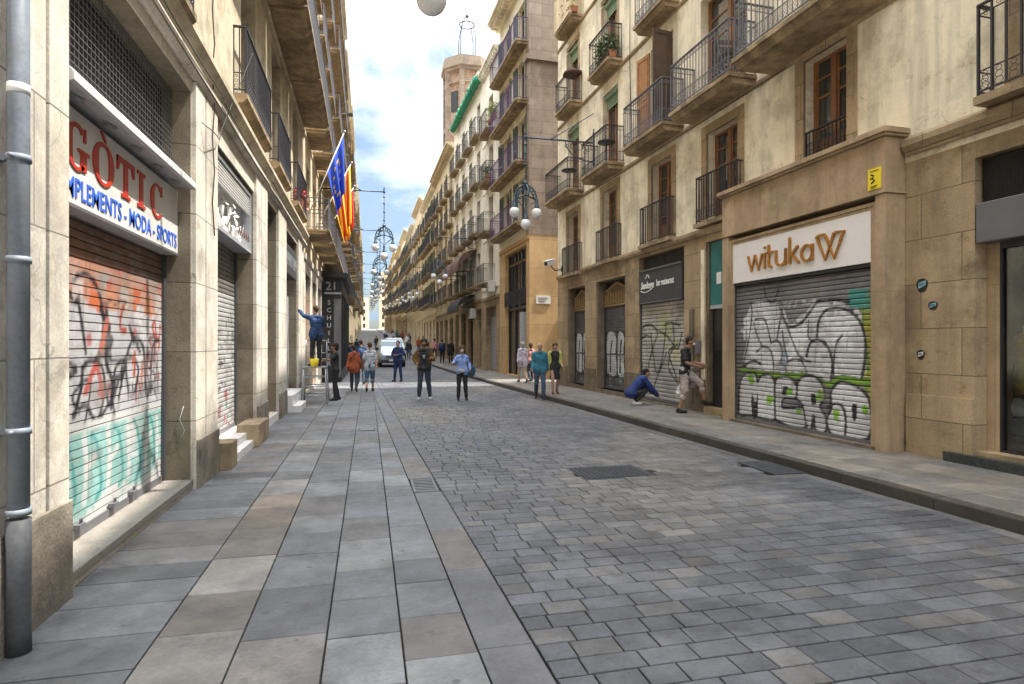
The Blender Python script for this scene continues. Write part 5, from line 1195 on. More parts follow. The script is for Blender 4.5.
# --- left row
Q_ = [(19.65, 27.0, 19.0, 'tan', 3), (27.0, 39.0, 20.4, 'plaster_l', 4), (39, 51, 19.6, 'cream', 4), (51, 64, 20.5, 'tan', 5), (64, 80, 19, 'white_pl', 5), (80, 98, 20, 'tan', 6), (98, 120, 19, 'cream', 6), (120, 150, 19.5, 'tan', 8), (150, 195, 18.5, 'cream', 9)]
labq = ['tan house with flags and orange painted shopfronts, second on the left', 'weathered house behind the black shopfront, third on the left', 'cream house fourth on the left', 'tan house fifth on the left', 'off-white house sixth on the left', 'tan house seventh on the left', 'cream house eighth on the left', 'tan house ninth on the left', 'cream house at the far left end of the street']
LQ = []
for k, (a0, a1, H__, m_, n_) in enumerate(Q_):
    LQ.append(generic('apartment_building', labq[k], 'L', a0, a1, H__, m_, 'stone_l' if k < 2 else 'tan', [5.3, 8.5, 11.5, 14.5, 17.0][:5 if H__ > 19.3 else 4], n_, ghh=4.5, bal=('each', 'cont', 'each', 'mix')[k % 4], railm='iron_l' if k < 2 else 'iron', proj=.75, sh=('green_sh' if k == 2 else None), corn=.7, group='apartment blocks down the left side'))
# orange boarded fronts on the second left house
o2 = LQ[0][0]
for k in range(2):
    c = LQ[0][3] * (k + .5); a = MB(); w = LQ[0][3] * .31
    a.box(c - w, c + w, .12, .2, .1, 3.4)
    for q in range(6): a.box(c - w + q * w / 3, c - w + q * w / 3 + .03, .10, .12, .1, 3.4)
    a.build('boarded_front', 'wood_orange', o2)
# distant block closing the view
for x0, x1, Y, H__, m_, lb in ((-12, .5, 262, 17, 'cream', 'pale block closing the far end of the street on the left'), (4.5, 16, 246, 26, 'tan', 'tall hazy block closing the far end of the street on the right')):
    r = empty('apartment_building', (x0, Y, 4.5), 0, lb, 'building'); w = x1 - x0
    hs = [(i * 3 + .9, i * 3 + 1.9, j * 3 + 1, j * 3 + 2.8) for i in range(int(w / 3)) for j in range(int(H__ / 3))]
    wall_mb(0, w, 0, H__, hs, rev=.3).build('wall', m_, r)
    for h in hs: window(r, (h[0] + h[1]) / 2, h[2], 1.0, 1.8, .2, 'wood_dark')
# black shopfront with number 21
o3 = LQ[1][0]
a = MB(); a.box(.05, 10.5, -.82, -.0, .0, .5); a.box(.05, .35, -.82, 0, .5, 3.9); 
for q in range(1, 6): a.box(q * 2.0 + .0, q * 2.0 + .25, -.82, -.6, .5, 3.9)
a.box(.05, 10.5, -.84, 0, 3.9, 4.5); bs_ = a.build('shopfront', 'black', o3)
a = MB(); a.prism([(0, 4.5), (-1.05, 4.5), (-1.15, 4.6), (-1.05, 4.7), (0, 4.76)], -.25, 10.7, axis='x'); a.build('canopy', 'black', bs_)
MB().box(.36, 10.45, -.55, -.5, .5, 3.9).build('pane', 'glass', bs_)
a = MB(); a.box(.02, .045, -.80, -.50, .2, 3.6); a.build('security_mesh', 'grey', bs_)
def side_text(txt, size, y, z, m, name):
    t = text_mb(txt, size, .01, 1., 'CENTER', .004); t.v = [(-.0 + v[1], -v[0] + y, v[2] + z) for v in t.v]; t.build(name, m, bs_, (.03, 0, 0))
# faces the viewer: plane x = 0.05 seen from -x ; text runs along decreasing depth
side_text('21', .50, -.40, 3.98, 'lgrey', 'number')
for i, ch in enumerate('SCHUILLER'): side_text(ch, .27, -.30, 3.35 - i * .33, 'lgrey', 'lettering')
a = MB(); a.box(.0, .04, -.8, -.1, 3.80, 3.88); a.build('lamp_bar', 'lgrey', bs_)

# chalky squiggle on the jamb beside the near left shutter
a = MB(); a.tube([(V_(7.415) - .0, .08, .95), (V_(7.415), .12, .8), (V_(7.415), .07, .68), (V_(7.415), .16, .45)], .003, 4); a.build('paint_mark', 'lgrey', BLd)
def antenna(loc, label):
    r = empty('roof_antenna', loc, R_(20), label, 'antenna'); a = MB(); a.tube([(0, 0, 0), (0, 0, 3.2)], .02, 5); a.tube([(-.6, 0, 2.9), (.7, 0, 2.9)], .012, 4)
    for k in range(8): a.tube([(-.55 + k * .16, -.28 + .02 * k, 2.9), (-.55 + k * .16, .28 - .02 * k, 2.9)], .008, 4)
    a.tube([(-.5, 0, 2.3), (.5, 0, 2.3)], .01, 4); a.build('aerial', 'iron', r)
antenna(MN @ Vector((9.6, 1.0, 17.2)), 'thin television aerial on the roof right of the brick tower')
antenna(MN @ Vector((7.4, 1.4, 17.2)), 'second television aerial nearer the brick tower')
def spot(Y, z, label):
    r = empty('wall_spotlight', (XL, Y, z), 0, label, 'spotlight'); MB().tube([(0, 0, -.3), (.35, 0, 0), (1.0, 0, .05)], .02, 5).build('arm', 'iron', r); MB().box(.92, 1.22, -.16, .16, -.03, .06).build('lamp_head', 'charcoal', r, bevel=.01)
spot(30.5, 12.9, 'small flat floodlight on an arm above the flags, against the sky'); spot(33, 9.6, 'small flat floodlight on an arm level with the flags')
for k, (y0, y1, z) in enumerate(((4.5, 8.4, 4.82), (8.4, 12.4, 4.78), (12.4, 18.5, 4.8))):
    cable([(XL + .13, y0 + (y1 - y0) * t / 6, z - .05 * math.sin(math.pi * t / 6)) for t in range(7)], ('sagging cable under the course above the near left shop', 'sagging cable under the course above the second left shop', 'sagging cable under the course above the farther left doorways')[k], .009)
# ================================================================= STREET LAMPS ON BRACKETS
def make_lamp(arm=2.3):
    """origin at the wall fixing, arm reaches along -y (away from wall), lantern hangs from its end"""
    r = empty('wall_lamp', (0, 0, 0)); a = MB()
    a.box(-.05, .05, -.05, 0, -.75, .35)
    a.tube([(0, -.03, 0), (0, -arm, 0)], .028, 8)
    a.tube([(0, -.03, .95), (0, -arm * .62, .03)], .014, 6)
    a.tube([(0, -.05, -.62)] + [(0, -.08 - .9 * math.sin(R_(90 * k / 6)), -.62 + .58 * (1 - math.cos(R_(90 * k / 6)))) for k in range(1, 7)], .02, 6)
    for c, rr in ((.22, .13), (.50, .11), (.74, .085), (.95, .06), (.30, .06), (.62, .05)):
        zc = -.16 if c not in (.3, .62) else -.34 + c * .1
        a.tube([(0, -c + rr * math.cos(q), zc + rr * math.sin(q)) for q in [k * math.pi / 5 for k in range(10)]], .011, 4, closed=True)
    a.ball((0, -arm, .0), .06, 8); a.ball((0, -arm * .62, .02), .055, 6); a.lathe([(.0, .0), (.04, .03), (.015, .09), (.03, .12), (.004, .2)], (0, -arm, .04), 8); a.ball((0, 0, .42), .05, 6)
    a.build('bracket_arm', 'lampiron', r)
    b = MB(); D = -arm
    b.tube([(0, D, 0), (0, D, -1.35)], .018, 6)
    for z in (-.22, -.5, -.86, -1.2): b.ball((0, D, z), (.05, .05, .04), 6); 
    for z in (-.5, -.86):
        for s in (-1, 1): b.tube([(0, D, z), (s * .09, D, z + .03)], .01, 4)
    b.build('hanging_rod', 'lampiron', r)
    c = MB(); zc = -1.95; Rr = .36
    for q0 in (0, 90):
        pts = [(Rr * math.cos(R_(q)) , Rr * 1.25 * math.sin(R_(q))) for q in range(0, 181, 15)]
        if q0 == 0: c.tube([(0, D + x, zc + z) for x, z in pts], .024, 6)
        else: c.tube([(x, D, zc + z) for x, z in pts], .024, 6)
    pts = [(Rr * .72 * math.cos(R_(q)), Rr * .85 * math.sin(R_(q))) for q in range(0, 181, 15)]
    c.tube([(0, D + x, zc + z) for x, z in pts], .022, 5)
    for k in range(9):
        q = R_(18 + k * 18); c.tube([(0, D + Rr * .86 * math.cos(q) + .05 * math.cos(t), zc + Rr * 1.05 * math.sin(q) + .05 * math.sin(t)) for t in [j * math.pi / 3 for j in range(6)]], .016, 4, closed=True)
        c.ball((0, D + Rr * 1.03 * math.cos(q), zc + Rr * 1.28 * math.sin(q)), .03, 4)
    c.tube([(0, D - Rr, zc), (0, D, zc + .14), (0, D + Rr, zc)], .026, 5); c.tube([(0, D - Rr, zc), (0, D - .2, zc - .12), (0, D, zc - .3), (0, D + .2, zc - .12), (0, D + Rr, zc)], .018, 5); c.tube([(0, D, -1.35), (0, D, zc - .33)], .016, 5)
    c.lathe([(.03, 0), (.09, .05), (.03, .14)], (0, D, zc + Rr * 1.25), 8)
    c.build('crown', 'lampiron', r)
    for (x, z) in ((-Rr, zc - .0), (Rr, zc - .0), (0, zc - .36)):
        h = MB(); h.lathe([(.02, .08), (.035, .04), (.05, -.02), (.04, -.12), (.06, -.16), (.085, -.24), (.08, -.30)], (0, D + x, z), 10); k = h.build('lamp_holder', 'lampiron', r)
        gl = MB().ball((0, D + x, z - .42), .165, 12); gl.build('globe', 'globe', k)
    return r
lamp = make_lamp(2.3); lamp_l = make_lamp(2.62)
PL = [('L', 6.5, 'lantern bracket lamp nearest the viewer, only its lowest globe dipping in at the top edge'), ('L', 26.0, 'ornate hanging lamp beyond the flags, nearest whole one on the left'), ('L', 44, 'hanging lamp second after the flags on the left'), ('L', 61, 'hanging lamp third after the flags on the left'), ('L', 79, 'hanging lamp fourth after the flags on the left'), ('L', 97, 'hanging lamp fifth after the flags on the left'),
      ('L', 35, 'hanging lamp over the black shopfront on the left'), ('L', 52, 'hanging lamp on the left, between the second and third beyond the flags'), ('L', 70, 'hanging lamp on the left before the fourth beyond the flags'), ('L', 116, 'hanging lamp far up the left side'), ('L', 136, 'farthest hanging lamp on the left side'),
      ('R', 18.25, 'ornate lamp with three white globes hanging in front of the ochre corner block'), ('R', 36.8, 'hanging lamp before the maroon awnings on the right'), ('R', 54, 'hanging lamp on the right just beyond the maroon awnings'), ('R', 72, 'hanging lamp on the right second beyond the maroon awnings'), ('R', 108, 'farthest hanging lamp on the right'), ('R', 63, 'hanging lamp on the right between the two beyond the brick tower'), ('R', 90, 'hanging lamp on the right third beyond the maroon awnings')]
for i, (sd_, Y, lb) in enumerate(PL):
    o = lamp_l if i == 0 else lamp if i == 11 else copy_tree(lamp_l if sd_ == 'L' else lamp)
    if sd_ == 'L': o.location = (XL - .02, Y, 8.1 + g(Y)); o.rotation_euler.z = math.pi / 2
    else: o.location = (XR(Y) + .02, Y, 8.15 + g(Y)); o.rotation_euler.z = R_(-90)
    tag(o, lb, 'street lamp', 'ornate globe lamps hung from wall brackets')
# ================================================================= FLAGS
def flag(Y, z, L, az, el, label, bands, stars=False, wl=1.5, hl=1.5, sw=0.):
    r = empty('flag', (XL, Y, z), 0, label, 'flag'); d = Vector((math.cos(R_(el)) * math.cos(R_(az)), math.cos(R_(el)) * math.sin(R_(az)), math.sin(R_(el))))
    MB().tube([(0, 0, 0), d * L], .02, 8).build('pole', 'white_frame', r)
    a = MB().ball(d * (L + .03), .045, 6); a.box(-.02, .05, -.05, .05, -.06, .06); a.build('finial', 'alu', r)
    # limp cloth hanging from the upper part of the pole: s along the pole, t downwards, gathered in folds
    ns, nt = 34, 26; side = d.cross(Vector((0, 0, 1))).normalized(); top = L * .97
    for bi, (s0, s1, mm) in enumerate(bands):
        V, F = [], []
        k0, k1 = round(s0 * ns), round(s1 * ns)
        for i in range(k0, k1 + 1):
            s = i / ns
            for j in range(nt + 1):
                t = j / nt
                p = d * (top - s * hl * (1 - .0 * t))
                gather = t * .55                       # lower cloth falls under its upper corner
                x = p - d * 0 
                hor = Vector((d.x, d.y, 0)) 
                x = x + hor * (s * hl) * gather * 1.0
                x = x + Vector((0, 0, -1)) * (t * wl * (1 - .25 * s))
                ph = s * 13 + t * 1.5
                x = x + side * (.10 * (.25 + t) * math.sin(ph) + sw * t) + hor * .05 * t * math.cos(ph * 1.3)
                V.append(x)
        w = nt + 1
        F = [(a * w + b, a * w + b + 1, (a + 1) * w + b + 1, (a + 1) * w + b) for a in range(k1 - k0) for b in range(nt)]
        m_ = MB(); m_.add(V, F, True); o = m_.build('cloth' if bi == 0 else 'cloth_stripe', mm, r, fix=False)
        so = o.modifiers.new('solid', 'SOLIDIFY'); so.thickness = .006
        if stars:
            st = MB()
            for k in range(12):
                q = 2 * math.pi * k / 12; s = .5 + .26 * math.cos(q); t = .5 + .30 * math.sin(q)
                i, j = int(s * ns), int(t * nt); c = V[i * w + j]; e1 = (V[(i + 1) * w + j] - c).normalized(); e2 = (V[i * w + j + 1] - c).normalized(); nn = e1.cross(e2).normalized()
                for sg in (-1, 1):
                    P = [c + nn * .02 * sg + (e1 * math.cos(a_) + e2 * math.sin(a_)) * (.085 if kk % 2 == 0 else .036) for kk, a_ in enumerate([math.pi * u_ / 5 for u_ in range(10)])]
                    st.add([c + nn * .024 * sg] + P, [(0, u_ + 1, (u_ + 1) % 10 + 1) for u_ in range(10)])
            st.build('star', 'flag_yellow', r, fix=False)
    return r
flag(20.6, 5.75, 3.4, 30, 67, 'blue flag with a ring of yellow stars on a slanting pole', [(0, 1, 'flag_blue')], True, 2.0, 1.5)
flag(22.6, 5.6, 3.2, 28, 62, 'yellow and red striped flag hanging behind the blue one', [(k / 9, (k + 1) / 9, 'flag_yellow' if k % 2 == 0 else 'flag_red') for k in range(9)], False, 2.2, 1.5)
flag(24.5, 5.4, 3.0, 22, 60, 'red and yellow flag, farthest of the three slanting poles', [(0, .25, 'flag_red'), (.25, .75, 'flag_yellow'), (.75, 1, 'flag_red')], False, 1.6, 1.3)
# ================================================================= SMALL THINGS ON THE FACADES
cm = empty('security_camera', Mx @ Vector((U(21.2), -.02, 4.42)), BR.rotation_euler.z, 'white security camera on a bracket at the end of the cream building', 'camera')
a = MB(); a.tube([(0, 0, 0), (-.05, -.25, -.05), (-.05, -.42, .12)], .022, 6); a.box(-.07, .07, -.02, .02, -.1, .1); a.build('bracket', 'charcoal', cm)
Mr = Matrix.Translation((-.05, -.45, .22)) @ Matrix.Rotation(R_(35), 4, 'Z') @ Matrix.Rotation(R_(15), 4, 'X')
a = MB(); a.box(-.10, .10, -.26, .2, -.08, .10, Mr); a.build('housing', 'letter_white', cm, bevel=.02); a = MB(); a.box(-.12, .12, -.34, .22, .105, .125, Mr); a.build('sunshade', 'letter_white', cm); a = MB(); a.box(-.07, .07, -.268, -.262, -.05, .07, Mr); a.build('lens', 'black', cm)
def plant(loc, rz, label, m='leaf', w=.8, n=260, h=.5, droop=.3):
    r = empty('balcony_plant', loc, rz, label, 'plant'); a = MB(); a.prism([(-.09, 0), (.09, 0), (.12, .2), (-.12, .2)], -w / 2, w / 2, axis='x'); a.build('planter', 'terracotta', r)
    b = MB(); rs = random.Random(sum(map(ord, label)))
    for k in range(n):
        x = rs.uniform(-w / 2, w / 2); q = rs.uniform(0, 6.28); rr = rs.random() ** .5 * .26; z = .2 + rs.random() ** .8 * h * (1 - .5 * abs(x) / w) - (droop * rs.random() if rr > .18 else 0)
        c = Vector((x + .1 * math.cos(q), rr * math.sin(q), z)); d1 = Vector((rs.uniform(-1, 1), rs.uniform(-1, 1), rs.uniform(-.3, 1))).normalized() * rs.uniform(.05, .10); d2 = d1.cross(Vector((rs.uniform(-1, 1), rs.uniform(-1, 1), 1))).normalized() * .022
        b.add([c - d1, c + d2, c + d1, c - d2], [(0, 1, 2, 3)])
    b.build('foliage', m, r, fix=False)
    return r
RZ = BR.rotation_euler.z
plant(Mx @ Vector((U(16.6), -.30, 9.94)), RZ, 'green potted plant filling a third storey balcony of the cream building', 'leaf', .9, 420, .65)
plant(Mx @ Vector((U(19.6), -.3, 12.85)), RZ, 'yellow green plant behind the panelled top left balcony', 'leaf_y', .9, 260, 1.3)
plant(MO @ Vector((LO - 5.9, -.3, 13.5)), OB.rotation_euler.z, 'bushy yellow green plant on a high balcony of the narrow off-white house', 'leaf_y', 1.2, 380, .8)
plant(MO @ Vector((LO - 7.2, -.3, 10.7)), OB.rotation_euler.z, 'dark green plant on a middle balcony of the narrow off-white house', 'leaf', 1.2, 380, .7)
plant(ML @ Vector((V_(17.2), -.10, 5.36)), math.pi / 2, 'small red flowering pot plant on a left balcony before the flags', 'red', .3, 90, .3)
def cafe_set(loc, rz, label, col='iron'):
    r = empty('balcony_table', loc, rz, label, 'table'); a = MB(); a.lathe([(.26, .70), (.27, .72), (.26, .74)], n=14); a.build('table_top', col, r); a = MB(); a.tube([(0, 0, 0.02), (0, 0, .70)], .02, 6)
    for k in range(3): q = k * 2.1; a.tube([(0, 0, .12), (.22 * math.cos(q), .22 * math.sin(q), .0)], .014, 5)
    a.build('leg', col, r)
cafe_set(Mx @ Vector((U(19.6), -.34, 6.89)), RZ, 'small round table on the farthest second storey balcony')
cafe_set(Mx @ Vector((U(16.6), -.30, 6.89)), RZ, 'small round table on the second storey balcony with the green blind')
# closed sunshade on the balcony above
r = empty('parasol', Mx @ Vector((U(19.5), -.24, 9.94)), RZ, 'small mauve parasol on the farthest third storey balcony', 'parasol')
MB().tube([(0, 0, 0), (0, 0, 1.15)], .015, 6).build('pole', 'iron', r)
MB().lathe([(.36, .92), (.30, 1.02), (.14, 1.10), (.01, 1.14)], n=12).build('canopy', 'rose_awn', r)
# wooden chair on the fourth axis balcony
r = empty('balcony_chair', Mx @ Vector((U(10.55), -.38, 6.89)), RZ + R_(80), 'dark folding chair on the balcony left of the largest one', 'chair')
a = MB(); a.box(-.2, .2, -.2, .2, .43, .46); a.build('seat', 'wood_dark', r); a = MB(); a.box(-.2, .2, .18, .2, .62, .72); a.box(-.2, .2, .18, .2, .78, .86); a.build('backrest', 'wood_dark', r)
for x in (-.18, .18):
    MB().tube([(x, -.18, 0), (x, .19, .88)], .014, 5).build('leg', 'iron', r); MB().tube([(x, .18, 0), (x, -.17, .45)], .014, 5).build('leg', 'iron', r)
# air conditioners
def ac(loc, rz, label):
    r = empty('air_conditioner', loc, rz, label, 'air conditioner'); MB().box(-.42, .42, -.32, 0, 0, .6).build('casing', 'white', r, bevel=.01)
    a = MB(); a.tube([(-.1 + .22 * math.cos(q), -.325, .3 + .22 * math.sin(q)) for q in [k * math.pi / 9 for k in range(18)]], .01, 4, closed=True)
    for k in range(6): a.box(-.3, .1, -.33, -.32, .1 + k * .08, .11 + k * .08)
    a.build('fan_grille', 'charcoal', r)
ac(MN @ Vector((7.6, 0, 3.2)), N2[0].rotation_euler.z, 'white air conditioner box on the wall below the maroon awnings')
ac(MO @ Vector((LO - 6.4, -.1, 4.45)), OB.rotation_euler.z, 'white air conditioner beside the ochre corner block, above the shop level')
# shop display behind the far right window
def bust(x, d, cloth, skinm, label, z=.26, lean=0):
    r = empty('mannequin', Mx @ Vector((U(x), d, z)), RZ, label, 'mannequin')
    a = MB(); a.tube([(0, 0, .02), (0, 0, .8)], .02, 6); a.lathe([(.17, 0), (.17, .02), (.03, .04)], n=14); a.build('stand', 'grey', r)
    a = MB(); a.lathe([(.12, .75), (.16, .85), (.15, 1.0), (.13, 1.1), (.17, 1.3), (.19, 1.42), (.13, 1.50), (.055, 1.54)], n=14, M=Matrix.Diagonal((1.15, .7, 1)).to_3x3()); 
    for s_ in (-1, 1): a.tube([(s_ * .2, 0, 1.42), (s_ * .27, 0, 1.15), (s_ * .25, -.08, .9)], [.07, .06, .05], 8)
    a.build('garment', cloth, r); MB().lathe([(.055, 1.53), (.05, 1.62), (.01, 1.64)], n=10).build('neck', 'signwhite', r)
tint('cloth_yellow', (.62, .48, .02)); tint('cloth_black', (.02, .02, .022)); tint('cloth_purple', (.10, .04, .12)); tint('cloth_white', (.62, .62, .60)); tint('cloth_grey', (.22, .22, .23)); tint('cloth_stone', (.30, .28, .25))
bust(5.82, .62, 'c_cloth_yellow', 'signwhite', 'yellow garment on a display bust in the far right shop window')
bust(6.05, 1.2, 'c_cloth_purple', 'signwhite', 'dark purple garment on a display bust behind the yellow one')
bust(5.45, .85, 'c_cloth_black', 'signwhite', 'black garment on a display bust in the far right shop window')
for k, (x, z, c) in enumerate(((5.84, .26, 'stone'), (5.82, .5, 'grey'), (5.86, .74, 'white'))):
    r = empty('bag', Mx @ Vector((U(x), .50, z)), RZ, ('rounded stone coloured bag at the bottom of the right shop window', 'grey bag on the pile in the right shop window', 'white bag topmost in the pile in the right shop window')[k], 'bag')
    MB().ball((0, 0, .11), (.17, .12, .12), 10).build('body', 'c_cloth_' + c, r); MB().tube([(-.08, 0, .2), (-.05, 0, .27), (.05, 0, .27), (.08, 0, .2)], .012, 5).build('handle', 'black', r)
# ================================================================= PEOPLE
def cap_pts(mb, p0, p1, r0, r1, n=10):
    p0, p1 = Vector(p0), Vector(p1); ax_ = p1 - p0
    if ax_.length < 1e-5: ax_ = Vector((0, 0, .001))
    M = ax_.to_track_quat('Z', 'Y').to_matrix(); L = ax_.length; prof = []
    for k in range(4): a = R_(-90 + 90 * k / 3.); prof.append((max(.001, r0 * math.cos(a)), r0 * math.sin(a)))
    for k in range(4): a = R_(90 * k / 3.); prof.append((max(.001, r1 * math.cos(a)), L + r1 * math.sin(a)))
    mb.lathe(prof, tuple(p0), n, True, M)
def fuse(name, segs, m, parent, vox=.014, sm=4, extra=None):
    mb = MB()
    for s in segs:
        if s[0] == 'c': cap_pts(mb, *s[1:])
        elif s[0] == 'e': mb.ball(s[1], s[2], 10, s[3] if len(s) > 3 else None)
        elif s[0] == 'l': mb.lathe(s[1], s[2], 16, True, s[3] if len(s) > 3 else None)
    me = mb.mesh(name, None); t = bpy.data.objects.new('t', me); COL.objects.link(t)
    r = t.modifiers.new('r', 'REMESH'); r.mode = 'VOXEL'; r.voxel_size = vox; r.use_smooth_shade = True
    s_ = t.modifiers.new('s', 'SMOOTH'); s_.iterations = sm; s_.factor = .5
    dg = bpy.context.evaluated_depsgraph_get(); dg.update(); me2 = bpy.data.meshes.new_from_object(t.evaluated_get(dg)); me2.name = name; bpy.data.objects.remove(t)
    if extra is not None:
        bm = bmesh.new(); bm.from_mesh(me2); e = extra.mesh('x', None); bm.from_mesh(e); bm.to_mesh(me2); bm.free()
        me2.polygons.foreach_set('use_smooth', [True] * len(me2.polygons))
    if name in ('shirt', 'trousers', 'jacket', 'skirt', 'shorts', 'cardigan', 'body') and (m if isinstance(m, str) else '') .startswith('c_'):
        from mathutils import noise as _ns
        off = Vector((random.random() * 50, 0, 0)); N_ = [v.normal.copy() for v in me2.vertices]
        for v, n_ in zip(me2.vertices, N_): q = v.co; v.co = q + n_ * (_ns.noise(Vector((q.x * 9, q.y * 9, q.z * 16)) + off) * .012 + _ns.noise(Vector((q.x * 26, q.y * 26, q.z * 34)) + off) * .004)
    me2.materials.clear(); me2.materials.append(MT[m] if isinstance(m, str) else m)
    return link(name, me2, parent)
def person(loc, face, label, H=1.75, pose=None, top='blue', top_len=.92, sleeve='short', bottom='jeans', legs='long', hair='short', hairc='hair_dark', shoes='cloth_black', skin='skin', female=False, vox=.013, group=None, coat=0., stoop=0.):
    """face = heading in degrees: 0 looks along +Y (away), 180 towards the viewer"""
    r = empty('person', loc, R_(face), label, 'person', group); k = H / 1.75; r.scale = (k, k, k)
    P = dict(pelvis=(0, 0, .93), chest=(0, .0, 1.32), neck=(0, .0, 1.47), head=(0, .02, 1.63),
             lh=(-.09, 0, .92), lk=(-.10, .02, .50), la=(-.11, -.02, .09), rh=(.09, 0, .92), rk=(.10, .02, .50), ra=(.11, -.02, .09),
             ls=(-.160, 0, 1.395), le=(-.215, -.02, 1.15), lw=(-.215, .06, .90), rs=(.160, 0, 1.395), re=(.215, -.02, 1.15), rw=(.215, .06, .90), lfoot=0, rfoot=0)
    if female:
        P['ls'] = (-.14, 0, 1.385); P['rs'] = (.14, 0, 1.385); P['le'] = (-.185, -.02, 1.14); P['re'] = (.185, -.02, 1.14); P['lw'] = (-.185, .06, .90); P['rw'] = (.185, .06, .90)
    P.update(pose or {})
    V = {q: Vector(v) for q, v in P.items() if isinstance(v, tuple)}
    wa = .0 if not female else -.012
    def torso(e, low):
        c, pe, nk = V['chest'], V['pelvis'], V['neck']; mid = c.lerp(pe, .5); L = []
        for s, sh, hp in ((-1, V['ls'], V['lh']), (1, V['rs'], V['rh'])):
            L += [('c', sh.lerp(c, .28), c + Vector((s * .075, 0, -.05)), .056 + e, .092 + e + wa), ('c', c + Vector((s * .075, 0, -.02)), mid + Vector((s * .055, 0, 0)), .092 + e + wa, .080 + e + wa), ('c', mid + Vector((s * .055, 0, 0)), hp + Vector((0, 0, .02)), .080 + e + wa, .095 + e + (.01 if female else 0)), ('c', sh, nk + Vector((s * .02, 0, -.03)), .058 + e, .045 + e)]
        if low: L += [('c', V['lh'], V['lh'].lerp(V['lk'], low), .108 + e, .095 + e), ('c', V['rh'], V['rh'].lerp(V['rk'], low), .108 + e, .095 + e)]
        return L
    def arm(e, f, s): 
        sh, el, wr = (V['ls'], V['le'], V['lw']) if s < 0 else (V['rs'], V['re'], V['rw'])
        L = [('c', sh, sh.lerp(el, min(1, f * 2)), .055 + e, .043 + e)]
        if f > .5: L.append(('c', el, el.lerp(wr, (f - .5) * 2), .041 + e, .032 + e))
        return L
    def leg(e, f, s):
        h_, kn, an = (V['lh'], V['lk'], V['la']) if s < 0 else (V['rh'], V['rk'], V['ra'])
        L = [('c', h_, h_.lerp(kn, min(1, f * 2)), .088 + e, .088 + e + (.058 - .088) * min(1, f * 2))]
        if f > .5: t = (f - .5) * 2; L += [('c', kn, kn.lerp(an, min(t, .4)), .056 + e, .056 + e), ('c', kn.lerp(an, .35), kn.lerp(an, max(t, .36)), .056 + e, .056 + e - .018 * t)]
        return L
    # body : one surface; hands with fingers
    hd = V['head']; nk = V['neck']; seg = [('e', hd + Vector((0, .0, .03)), (.076, .095, .10)), ('c', hd + Vector((0, .03, -.02)), hd + Vector((0, .045, -.075)), .066, .045), ('c', nk + Vector((0, 0, -.04)), hd + Vector((0, -.01, -.04)), .056, .052),
        ('c', hd + Vector((0, .092, .02)), hd + Vector((0, .112, -.02)), .010, .015)] + torso(0, 0)
    for s in (-1, 1): seg += [('e', hd + Vector((s * .079, .0, -.005)), (.012, .022, .033))]
    fingers = MB()
    for s in (-1, 1):
        seg += arm(0, 1, s) + leg(0, 1, s)
        el, wr = (V['le'], V['lw']) if s < 0 else (V['re'], V['rw']); d = (wr - el).normalized(); sd2 = d.cross(Vector((0, 1, 0.1))).normalized(); fw = sd2.cross(d).normalized()
        seg += [('c', wr, wr + d * .055 + fw * .022, .026, .024), ('c', wr, wr + d * .055 - fw * .022, .026, .024)]
        for i, L in enumerate((.070, .080, .074, .058)):
            b = wr + d * .06 + fw * (.030 - i * .020); fingers.tube([b, b + d * L * .5 + sd2 * s * .004, b + d * L * .85 - sd2 * s * .012], [.0095, .0085, .007], 5)
        fingers.tube([wr + d * .02 + fw * .03, wr + d * .05 + fw * .055, wr + d * .08 + fw * .058], [.011, .010, .008], 5)
        an = V['la'] if s < 0 else V['ra']
    body = fuse('body', seg, skin, r, vox, 3, fingers)
    # face details
    e = MB()
    for s in (-1, 1): e.ball(hd + Vector((s * .030, .086, .022)), (.013, .008, .008), 5)
    e.build('eyes', 'black', r)
    # clothes
    if top:
        f = {'short': .42, 'long': .97, 'none': .06}[sleeve]
        L = torso(.017 + coat, top_len) if top_len <= .6 else torso(.017 + coat, .10)
        fuse('shirt' if not coat else 'jacket', L + arm(.014 + coat * .7, f, -1) + arm(.014 + coat * .7, f, 1), 'c_' + top, r, vox, 3)
    lf = {'long': .97, 'shorts': .52, 'skirt': 0}[legs]
    if lf: fuse('trousers' if lf > .6 else 'shorts', [('c', V['lh'] + Vector((0, 0, .06)), V['lh'], .105, .115), ('c', V['rh'] + Vector((0, 0, .06)), V['rh'], .105, .115), ('c', V['lh'], V['rh'], .11, .11)] + leg(.014 if lf > .6 else .022, lf, -1) + leg(.014 if lf > .6 else .022, lf, 1), 'c_' + bottom, r, vox, 3)
    else:
        pe = V['pelvis']; fuse('skirt', [('l', [(.13, .16), (.155, .0), (.17, -.2), (.19, -.42), (.18, -.43)], tuple(pe), Matrix.Diagonal((1, .8, 1)).to_3x3())], 'c_' + bottom, r, vox, 2)
    for s in (-1, 1):
        an = V['la'] if s < 0 else V['ra']; fz = P['lfoot'] if s < 0 else P['rfoot']
        c, s2 = math.cos(R_(fz)), math.sin(R_(fz)); f0 = an + Vector((0, -.045, -.045)); f1 = an + Vector((s * .015, .15 * c, -.052 - .15 * s2))
        o = fuse('shoe', [('c', f0, f1, .042, .036), ('c', an + Vector((0, -.01, 0)), f0 + Vector((0, .02, 0)), .045, .045)], 'c_' + shoes, r, vox, 2)
    # hair
    tint('hair_dark', (.018, .013, .010)); tint('hair_grey', (.30, .28, .25)); tint('hair_brown', (.07, .04, .022))
    hs = [('e', hd + Vector((0, -.018, .052)), (.088, .100, .092))]
